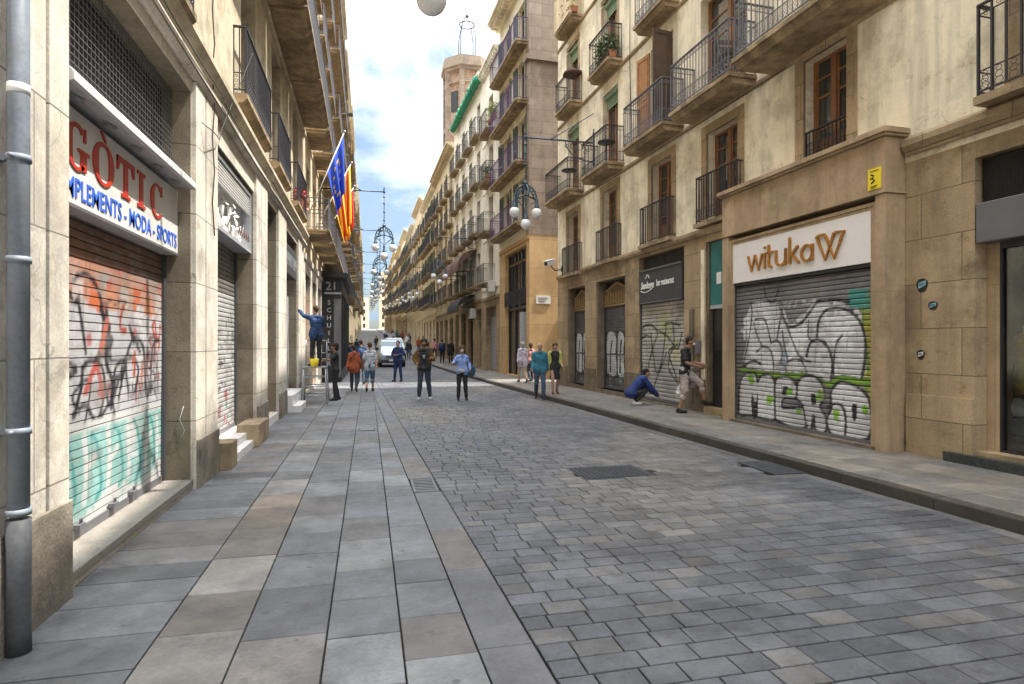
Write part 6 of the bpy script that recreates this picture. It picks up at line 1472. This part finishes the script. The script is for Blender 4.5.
    if hair == 'long': hs += [('c', hd + Vector((0, -.05, .03)), hd + Vector((0, -.07, -.13)), .085, .06), ('c', hd + Vector((-.065, -.01, .02)), hd + Vector((-.07, -.02, -.11)), .03, .025), ('c', hd + Vector((.065, -.01, .02)), hd + Vector((.07, -.02, -.11)), .03, .025)]
    if hair == 'bob': hs += [('c', hd + Vector((0, -.04, .03)), hd + Vector((0, -.045, -.05)), .088, .078), ('e', hd + Vector((0, -.01, .05)), (.10, .105, .09))]
    if hair == 'short': hs += [('c', hd + Vector((0, -.05, .02)), hd + Vector((0, -.05, -.02)), .07, .055)]
    if hair == 'bald': hs = [('c', hd + Vector((-.05, -.06, -.01)), hd + Vector((.05, -.06, -.01)), .035, .035)]
    if hair != 'bald':
        fuse('hair', hs, 'c_' + hairc, r, vox, 2)
    return r
for n_, c in dict(mustard=(.14, .075, .02), jeans=(.045, .07, .12), darkjeans=(.03, .04, .06), blackc=(.018, .018, .02), lightblue=(.22, .32, .62), rust=(.30, .075, .03), greyt=(.42, .46, .52), denimsh=(.06, .12, .22), teal=(.03, .15, .21), yel=(.42, .46, .10), lilac=(.50, .44, .52), beige=(.42, .33, .22), navy=(.015, .03, .10), royal=(.012, .03, .13), sand=(.40, .35, .31), pink=(.45, .22, .20), white=(.62, .62, .62), teeblue=(.015, .045, .12), maroon=(.18, .03, .035), olive=(.08, .09, .04), bag=(.02, .07, .11)).items(): tint(n_, c)
tint('hair_dark', (.018, .013, .010)); tint('hair_grey', (.30, .28, .25)); tint('hair_brown', (.07, .04, .022))
WALK = dict(lk=(-.10, .16, .52), la=(-.10, .20, .10), rk=(.10, .0, .50), ra=(.10, -.26, .15), lw=(-.24, -.10, .92), rw=(.24, .16, .93), rfoot=25)
WALK2 = dict(lk=(-.10, .03, .50), la=(-.10, -.20, .13), rk=(.10, .13, .51), ra=(.10, .14, .09), lw=(-.25, .14, .93), rw=(.24, -.08, .91), lfoot=18)
STAND = dict(la=(-.15, -.02, .09), lk=(-.12, .02, .5), ra=(.15, .0, .09), rk=(.12, .02, .5))
# two standing in the road
pm = person((1.62, 17.9, 0), 172, 'man in an open mustard jacket and black shirt standing in mid road holding a phone', 1.80, dict(la=(-.17, .0, .09), lk=(-.12, .02, .5), ra=(.15, .06, .09), rk=(.11, .05, .5), le=(-.27, -.02, 1.16), lw=(-.16, .20, 1.18), re=(.29, -.04, 1.18), rw=(.20, .10, 1.02)), top='blackc', top_len=.1, sleeve='short', bottom='darkjeans', shoes='white', hair='bob', skin='skin_d')
fuse('jacket', [('c', (s * .14, -.01, 1.37), (s * .14, .0, 1.04), .08, .08) for s in (-1, 1)] + [('c', (-.1, -.06, 1.36), (.1, -.06, 1.36), .09, .09), ('c', (-.1, -.06, 1.36), (-.1, -.06, .98), .09, .085), ('c', (.1, -.06, 1.36), (.1, -.06, .98), .09, .085), ('c', (0, -.06, 1.36), (0, -.06, .98), .09, .085), ('c', (-.17, 0, 1.39), (-.27, -.02, 1.16), .074, .062), ('c', (-.27, -.02, 1.16), (-.19, .14, 1.18), .062, .05), ('c', (.17, 0, 1.39), (.29, -.04, 1.18), .074, .062), ('c', (.29, -.04, 1.18), (.23, .06, 1.06), .062, .05)], 'c_mustard', pm, .013, 3)
fuse('beard', [('c', (-.045, .085, 1.575), (.045, .085, 1.575), .026, .026), ('e', (0, .1, 1.56), (.03, .02, .025))], 'c_hair_dark', pm, .010, 2)
a = MB(); a.box(-.045, .045, .125, .129, 1.26, 1.29); a.box(-.02, .02, .126, .13, 1.20, 1.25); a.build('shirt_print', 'lgrey', pm)
def hold(name, parent_person, local, size, m, label, cat, rz=0):
    M = Matrix.Translation(parent_person.location) @ Matrix.Rotation(parent_person.rotation_euler.z, 4, 'Z') @ Matrix.Diagonal((*parent_person.scale, 1))
    b = MB().box(-size[0] / 2, size[0] / 2, -size[1] / 2, size[1] / 2, 0, size[2]); o = b.build(name, m, None, M @ Vector(local), bevel=min(size) * .3); o.rotation_euler = (R_(-20), 0, parent_person.rotation_euler.z); tag(o, label, cat); return o
hold('phone', pm, (-.13, .28, 1.19), (.075, .01, .15), 'black', 'dark phone in the hands of the man in the mustard jacket', 'phone')
pw = person((2.68, 17.45, 0), 176, 'woman in a light blue shirt and black trousers standing with a shoulder bag', 1.60, dict(la=(-.14, 0, .09), ra=(.12, .02, .09), lk=(-.11, .02, .5), rk=(.10, .03, .5), re=(.28, .02, 1.18), rw=(.30, .26, 1.20), le=(-.25, -.03, 1.16), lw=(-.24, .10, 1.0)), top='lightblue', top_len=.1, sleeve='long', bottom='blackc', hair='bob', hairc='hair_brown', female=True)
fuse('face_mask', [('e', (0, .085, 1.59), (.052, .04, .042))], 'c_white', pw, .011, 2)
def bag_on(p, loc, r3, m, label, strap=None, name='bag'):
    M = Matrix.Translation(p.location) @ Matrix.Rotation(p.rotation_euler.z, 4, 'Z') @ Matrix.Diagonal((*p.scale, 1))
    b = empty(name, M @ Vector(loc), p.rotation_euler.z, label, 'bag'); fuse('body', [('e', (0, 0, 0), r3), ('c', (0, 0, -r3[2] * .3), (0, 0, r3[2] * .4), min(r3[:2]) * .9, min(r3[:2]) * .8)], m, b, .014, 2)
    if strap: MB().tube([Vector(q) for q in smooth3(strap)], .013, 5).build('strap', m, b)
    return b
def smooth3(P): return P
bag_on(pw, (-.30, .0, .95), (.13, .06, .19), 'c_bag', 'large blue green bag hanging at the hip of the woman in light blue', [(0, 0, .18), (.05, .05, .3), (.14, .03, .48)])
bag_on(pw, (.03, .15, .95), (.10, .035, .06), 'c_sand', 'small pale waist bag on the woman in light blue', [(-.13, 0, .0), (-.2, -.15, .0), (.0, -.33, .0), (.2, -.15, 0), (.13, 0, 0)])
# man + woman walking away on the left pavement
po = person((-.47, 21.5, 0), -4, 'person in a rust orange jacket and dark trousers walking away on the left pavement', 1.60, WALK, top='rust', top_len=.25, sleeve='long', bottom='darkjeans', hair='short', coat=.022, female=True)
bag_on(po, (-.22, .0, .95), (.07, .13, .11), 'c_blackc', 'small dark shoulder bag of the person in rust orange', [(0, 0, .1), (.1, -.14, .3), (.36, -.08, .52)])
person((.06, 21.35, 0), -2, 'man in pale grey T-shirt and denim shorts walking away beside the rust jacket', 1.70, WALK2, top='greyt', top_len=.25, sleeve='short', bottom='denimsh', legs='shorts', hair='short', hairc='hair_brown', shoes='blackc')
pb = person((-.28, 25.5, 0), 0, 'man in dark blue with a backpack walking away ahead of the orange jacket', 1.82, WALK, top='navy', sleeve='long', bottom='darkjeans', hair='short')
bag_on(pb, (0, -.20, 1.22), (.16, .12, .22), 'c_teeblue', 'blue backpack of the man in front of the rust jacket', [(-.1, .1, .2), (-.12, .3, .18), (-.12, .32, -.1)], 'backpack')
person((1.29, 26.9, 0), 150, 'person in dark navy clothes and cap standing in the road before the van', 1.78, dict(la=(-.16, 0, .09), lk=(-.12, .02, .5), ra=(.14, .06, .09), rk=(.11, .05, .5), le=(-.28, -.02, 1.18), lw=(-.1, .16, 1.16), re=(.28, -.02, 1.18), rw=(.1, .16, 1.14)), top='navy', sleeve='long', bottom='navy', hair='short', hairc='navy', coat=.02)
person((2.85, 29.6, 0), -8, 'person in black walking away just behind the man in the mustard jacket', 1.72, WALK, top='blackc', sleeve='long', bottom='darkjeans', hair='short', coat=.01)
pk = person((5.35, 44.5, g(44.5) + .12), -10, 'person with a bright blue backpack walking away on the right pavement', 1.74, WALK2, top='navy', sleeve='long', bottom='blackc', hair='short')
bag_on(pk, (0, -.20, 1.22), (.18, .13, .26), 'c_teeblue', 'bright blue backpack on the right pavement walker', None, 'backpack')
person((5.85, 43.5, g(43.5) + .12), 170, 'person in a long black coat on the right pavement beside the blue backpack walker', 1.68, WALK, top='blackc', top_len=.55, sleeve='long', bottom='blackc', hair='long', coat=.03)
# right pavement
person((4.98, 17.2, .0), 168, 'older man in a teal shirt and jeans walking towards the viewer by the kerb', 1.68, WALK, top='teal', sleeve='long', bottom='jeans', hair='bald', coat=.012)
pc = person((5.58, 17.6, .12), 172, 'woman in a black dress and yellow green cardigan beside the man in teal', 1.56, WALK2, top='blackc', sleeve='none', bottom='blackc', legs='skirt', hair='bob', hairc='hair_brown', female=True, shoes='maroon')
fuse('cardigan', [('c', (s * .13, -.03, 1.38), (s * .15, -.03, .86), .075, .09) for s in (-1, 1)] + [('c', (-.1, -.07, 1.36), (.1, -.07, 1.36), .07, .07), ('c', (0, -.07, 1.36), (0, -.09, .86), .1, .1)] + [('c', (s * .165, 0, 1.41), (s * .21, -.02, 1.14), .07, .06) for s in (-1, 1)] + [('c', (s * .21, -.02, 1.14), (s * .22, .0, .96), .055, .05) for s in (-1, 1)], 'c_yel', pc, .014, 3)
person((5.95, 23.0, .12), 5, 'grey haired woman in a pale lilac blouse and beige trousers by the ochre corner', 1.60, WALK, top='lilac', top_len=.35, sleeve='long', bottom='beige', hair='bob', hairc='hair_grey', female=True, coat=.02)
person((6.45, 23.6, .12), 5, 'woman in pink with brown hair partly hidden behind the man in teal', 1.58, WALK2, top='pink', sleeve='short', bottom='darkjeans', hair='bob', hairc='hair_brown', female=True)
# crouching person in blue at the restaurant shutter
person((6.52, 13.95, .12), -98, 'person in dark blue crouching at the bottom of the restaurant shutter', 1.55,
       dict(pelvis=(0, -.12, .33), lh=(-.09, -.12, .33), rh=(.09, -.12, .33), lk=(-.14, .26, .46), la=(-.13, .04, .09), rk=(.15, .27, .40), ra=(.12, -.02, .10), chest=(0, .14, .66), neck=(0, .26, .78), head=(0, .34, .90), ls=(-.19, .22, .74), rs=(.19, .22, .74), le=(-.24, .40, .52), lw=(-.18, .58, .34), re=(.24, .40, .5), rw=(.16, .60, .28)),
       top='royal', sleeve='long', bottom='blackc', hair='short', shoes='white', coat=.03)
# man leaning at the doorway with towel
pt = person((6.86, 12.1, .12), -128, 'man in black T-shirt and pale shorts stepping into the doorway beside the corner shopfront', 1.72,
       dict(chest=(0, .03, 1.32), neck=(0, .07, 1.46), head=(0, .13, 1.60), lk=(-.12, .34, .66), la=(-.12, .42, .28), rk=(.10, .02, .5), ra=(.11, -.10, .09), le=(-.24, .08, 1.14), lw=(-.16, .34, 1.10), re=(.24, .08, 1.14), rw=(.16, .34, 1.05)),
       top='blackc', sleeve='short', bottom='sand', legs='shorts', hair='short', skin='skin_d', shoes='blackc')
fuse('face_mask', [('e', (0, .205, 1.56), (.05, .035, .04))], 'c_white', pt, .011, 2)
M = Matrix.Translation(pt.location) @ Matrix.Rotation(pt.rotation_euler.z, 4, 'Z')
tw_ = MB(); vs = []; ns_, nt_ = 16, 16
for i in range(ns_ + 1):
    for j in range(nt_ + 1):
        s, t = i / ns_, j / nt_; vs.append((-.20 - .22 * t * (.4 + s) + .02 * math.sin(j * .9), -.18 + .52 * s + .025 * math.sin(i * 1.4 + j * .4), .95 - .50 * t + .12 * s))
tw_.add(vs, [(a * 17 + b, a * 17 + b + 1, (a + 1) * 17 + b + 1, (a + 1) * 17 + b) for a in range(16) for b in range(16)], True)
t_ = tw_.build('cloth', 'c_sand', None, fix=False); t_.matrix_world = M; t_.name = 'towel'; tag(t_, 'pale crumpled cloth held by the man in the black T-shirt', 'cloth'); so = t_.modifiers.new('s', 'SOLIDIFY'); so.thickness = .012
bx_ = empty('plastic_bag', M @ Vector((-.34, -.10, .50)), 0, 'white plastic bag hanging behind the hip of the man in the black T-shirt', 'bag'); fuse('body', [('c', (-.07, 0, -.1), (-.03, 0, .25), .09, .03), ('c', (.07, .02, -.12), (.02, 0, .25), .08, .03), ('c', (0, -.02, -.06), (0, 0, .36), .09, .02)], 'c_white', bx_, .014, 1)
# painter on a step platform and helper
st = empty('work_platform', (-1.42, 17.5, 0), 0, 'grey tubular work platform at the left facade with a painter on it', 'step ladder')
a = MB()
for x in (-.28, .28):
    for y in (-.32, .32):
        MB().tube([(x * 1.2, y * 1.25, 0), (x, y, 1.0)], .018, 6).build('leg', 'alu', st)
    a.tube([(x, .32, 1.0), (x, .32, 1.75)], .016, 6)
a.tube([(-.28, .32, 1.75), (.28, .32, 1.75)], .016, 6); a.tube([(-.28, .32, 1.4), (.28, .32, 1.4)], .014, 6); a.build('guard_rail', 'alu', st)
a = MB()
for z in (.25, .5, .75):
    k = 1.2 - .2 * z; 
    for y in (-1, 1): a.tube([(-.28 * k, y * .32 * (1.25 - .25 * z), z), (.28 * k, y * .32 * (1.25 - .25 * z), z)], .015, 6)
a.build('rung', 'alu', st); MB().box(-.31, .31, -.35, .35, 1.0, 1.03).build('platform', 'alu', st)
person((-1.40, 17.45, 1.03), 30, 'painter in a blue striped top standing on the work platform with raised arm', 1.68, dict(la=(-.13, 0, .09), ra=(.13, .04, .09), le=(-.30, .16, 1.46), lw=(-.34, .36, 1.62), re=(.26, .10, 1.2), rw=(.18, .30, 1.24)), top='teeblue', sleeve='long', bottom='blackc', hair='short', hairc='hair_brown', coat=.01)
pa = person((-.93, 18.3, 0), 100, 'person in black reaching towards the work platform, seen from the side', 1.68, dict(la=(-.16, .02, .09), lk=(-.12, .03, .5), ra=(.12, -.1, .09), rk=(.10, .0, .5), le=(-.22, .18, 1.24), lw=(-.16, .46, 1.26), re=(.22, .18, 1.22), rw=(.16, .44, 1.18)), top='blackc', sleeve='short', bottom='blackc', hair='bob', skin='skin_d')
r = empty('paint_bucket', (-1.42, 17.15, 1.03), 0, 'small yellow bucket on the work platform', 'bucket'); MB().lathe([(.09, 0), (.12, .22), (.115, .22), (.085, .02)], n=14).build('pail', 'yellow', r); MB().tube([(-.12, 0, .2), (0, 0, .33), (.12, 0, .2)], .006, 5).build('handle', 'iron', r)
# people far up the street
FAR = [(4.9, 60, 'rust'), (5.5, 62, 'blackc'), (4.4, 70, 'white'), (5.0, 76, 'navy'), (3.2, 66, 'blackc'), (4.8, 88, 'maroon'), (3.7, 92, 'greyt'), (.9, 68, 'blackc'), (-.6, 52, 'navy'), (-1.0, 57, 'blackc'), (-.9, 36, 'teeblue'), (-1.2, 40, 'blackc'), (2.4, 84, 'navy'), (4.1, 104, 'blackc'), (2.9, 110, 'white'), (5.6, 52, 'pink'), (3.4, 52, 'blackc'), (4.5, 98, 'teal'), (3.9, 80, 'blackc')]
CW = {'rust': 'rust orange', 'blackc': 'black', 'white': 'white', 'navy': 'navy', 'maroon': 'maroon', 'greyt': 'pale grey', 'teeblue': 'mid blue', 'pink': 'pink', 'teal': 'teal'}
PB = {}; cnt = {}
for i, (x, Y, c) in enumerate(FAR):
    z = g(Y) + (.12 if x > XK(Y) else 0); side_ = 'left pavement' if x < .3 else ('right pavement' if x > XK(Y) else 'roadway')
    lb = 'distant walker in %s on the %s, about %s' % (CW[c], side_, {36: 'level with the black shopfront', 40: 'beside the black shopfront far end', 52: 'level with the white van rear', 57: 'just past the white van', 60: 'level with the brick tower'}.get(Y, '%d metres up the street' % Y))
    if c in PB: copy_tree(PB[c], None, (x, Y, z), R_(random.choice([0, 180, 5, 172])), lb)
    else:
        PB[c] = person((x, Y, z), random.choice([0, 178]), lb, 1.7, random.choice([WALK, WALK2]), top=c, sleeve='long', bottom=random.choice(['darkjeans', 'blackc', 'jeans']), hair=random.choice(['short', 'bob']), vox=.03)
    
for o in list(COL.objects):
    if o.get('category') == 'person' and str(o.get('label', '')).startswith('distant'): o['group'] = 'distant walkers up the street'
# ================================================================= VAN
def van(loc, rz, label, paint='carpaint'):
    r = empty('van', loc, rz, label, 'van')          # front faces -y
    # body sections along y: (y, half width bottom, half width top, z bottom, z belt, z top)
    prof = [(-2.15, .70, .60, .42, .74, .80), (-2.05, .80, .72, .32, .86, .92), (-1.45, .86, .78, .25, 1.0, 1.08), (-1.15, .87, .72, .25, 1.06, 1.20), (-.55, .87, .66, .25, 1.10, 1.78), (.2, .87, .67, .25, 1.10, 1.86), (1.9, .87, .67, .25, 1.10, 1.84), (2.1, .84, .62, .35, 1.08, 1.74)]
    a = MB(); vs = []
    for y, wb, wt, zb, zm, zt in prof: vs += [(-wb, y, zb), (-wb - .02, y, (zb + zm) / 2), (-wb, y, zm), (-wt, y, zt), (wt, y, zt), (wb, y, zm), (wb + .02, y, (zb + zm) / 2), (wb, y, zb)]
    n = 8; fs = [(i * n + k, i * n + (k + 1) % n, (i + 1) * n + (k + 1) % n, (i + 1) * n + k) for i in range(len(prof) - 1) for k in range(n)]
    fs += [tuple(range(n)), tuple(range((len(prof) - 1) * n, len(prof) * n))[::-1]]
    a.add(vs, fs, False); bd = a.build('body', paint, r, bevel=.04)
    a = MB(); a.hexa([(-.76, -1.19, 1.15), (.76, -1.19, 1.15), (.76, -1.12, 1.15), (-.76, -1.12, 1.15), (-.62, -.62, 1.73), (.62, -.62, 1.73), (.62, -.55, 1.73), (-.62, -.55, 1.73)]); a.build('windscreen', 'carglass', r)
    for s in (-1, 1):
        a = MB(); a.hexa([(s * .855, -1.0, 1.14), (s * .855, .1, 1.14), (s * .875, .1, 1.14), (s * .875, -1.0, 1.14), (s * .70, -.55, 1.66), (s * .70, .1, 1.68), (s * .72, .1, 1.68), (s * .72, -.55, 1.66)]); a.build('side_window', 'carglass', r)
        a = MB(); a.hexa([(s * .50, -2.13, .66), (s * .78, -2.00, .68), (s * .76, -1.9, .68), (s * .5, -1.98, .66), (s * .54, -2.06, .88), (s * .80, -1.78, .97), (s * .76, -1.7, .97), (s * .54, -1.96, .88)]); a.build('headlight', 'lens', r)
        a = MB(); a.box(s * .90, s * 1.10, -1.02, -.92, 1.12, 1.34); a.box(s * .84, s * .9, -.99, -.95, 1.16, 1.22); a.build('wing_mirror', 'black', r, bevel=.02)
        for y in (-1.42, 1.35):
            w = MB(); Mw = Matrix.Rotation(R_(90), 3, 'Y'); w.lathe([(.2, -.1), (.30, -.1), (.32, -.06), (.32, .06), (.30, .1), (.2, .1)], (s * .78, y, .32), 20, True, Mw); wh = w.build('wheel', 'rubber', r)
            w = MB(); w.lathe([(.03, -.085), (.2, -.075), (.21, .075), (.03, .085)], (s * .78, y, .32), 14, True, Mw); w.build('rim', 'alu', wh)
    MB().box(-.8, .8, -2.19, -2.0, .28, .52).build('bumper', 'charcoal', r, bevel=.04)
    a = MB(); a.box(-.48, .48, -2.175, -2.1, .60, .76)
    a.build('grille', 'black', r); a = MB()
    for k in range(3): a.box(-.46, .46, -2.185, -2.175, .62 + k * .045, .635 + k * .045)
    a.build('grille_bar', 'alu', r); MB().box(-.26, .26, -2.20, -2.19, .40, .51).build('number_plate', 'letter_white', r)
    for s in (-.35, .3): MB().tube([(s, -1.16, 1.18), (s + .3, -1.02, 1.34)], .012, 4).build('wiper', 'black', r)
    return r
van((1.52, 43.2, g(43) + .0), R_(3), 'silver blue van facing the viewer in the middle of the street')
v2 = van((2.2, 53.5, g(53.5)), R_(3), 'white van partly hidden behind the silver blue one', 'white')
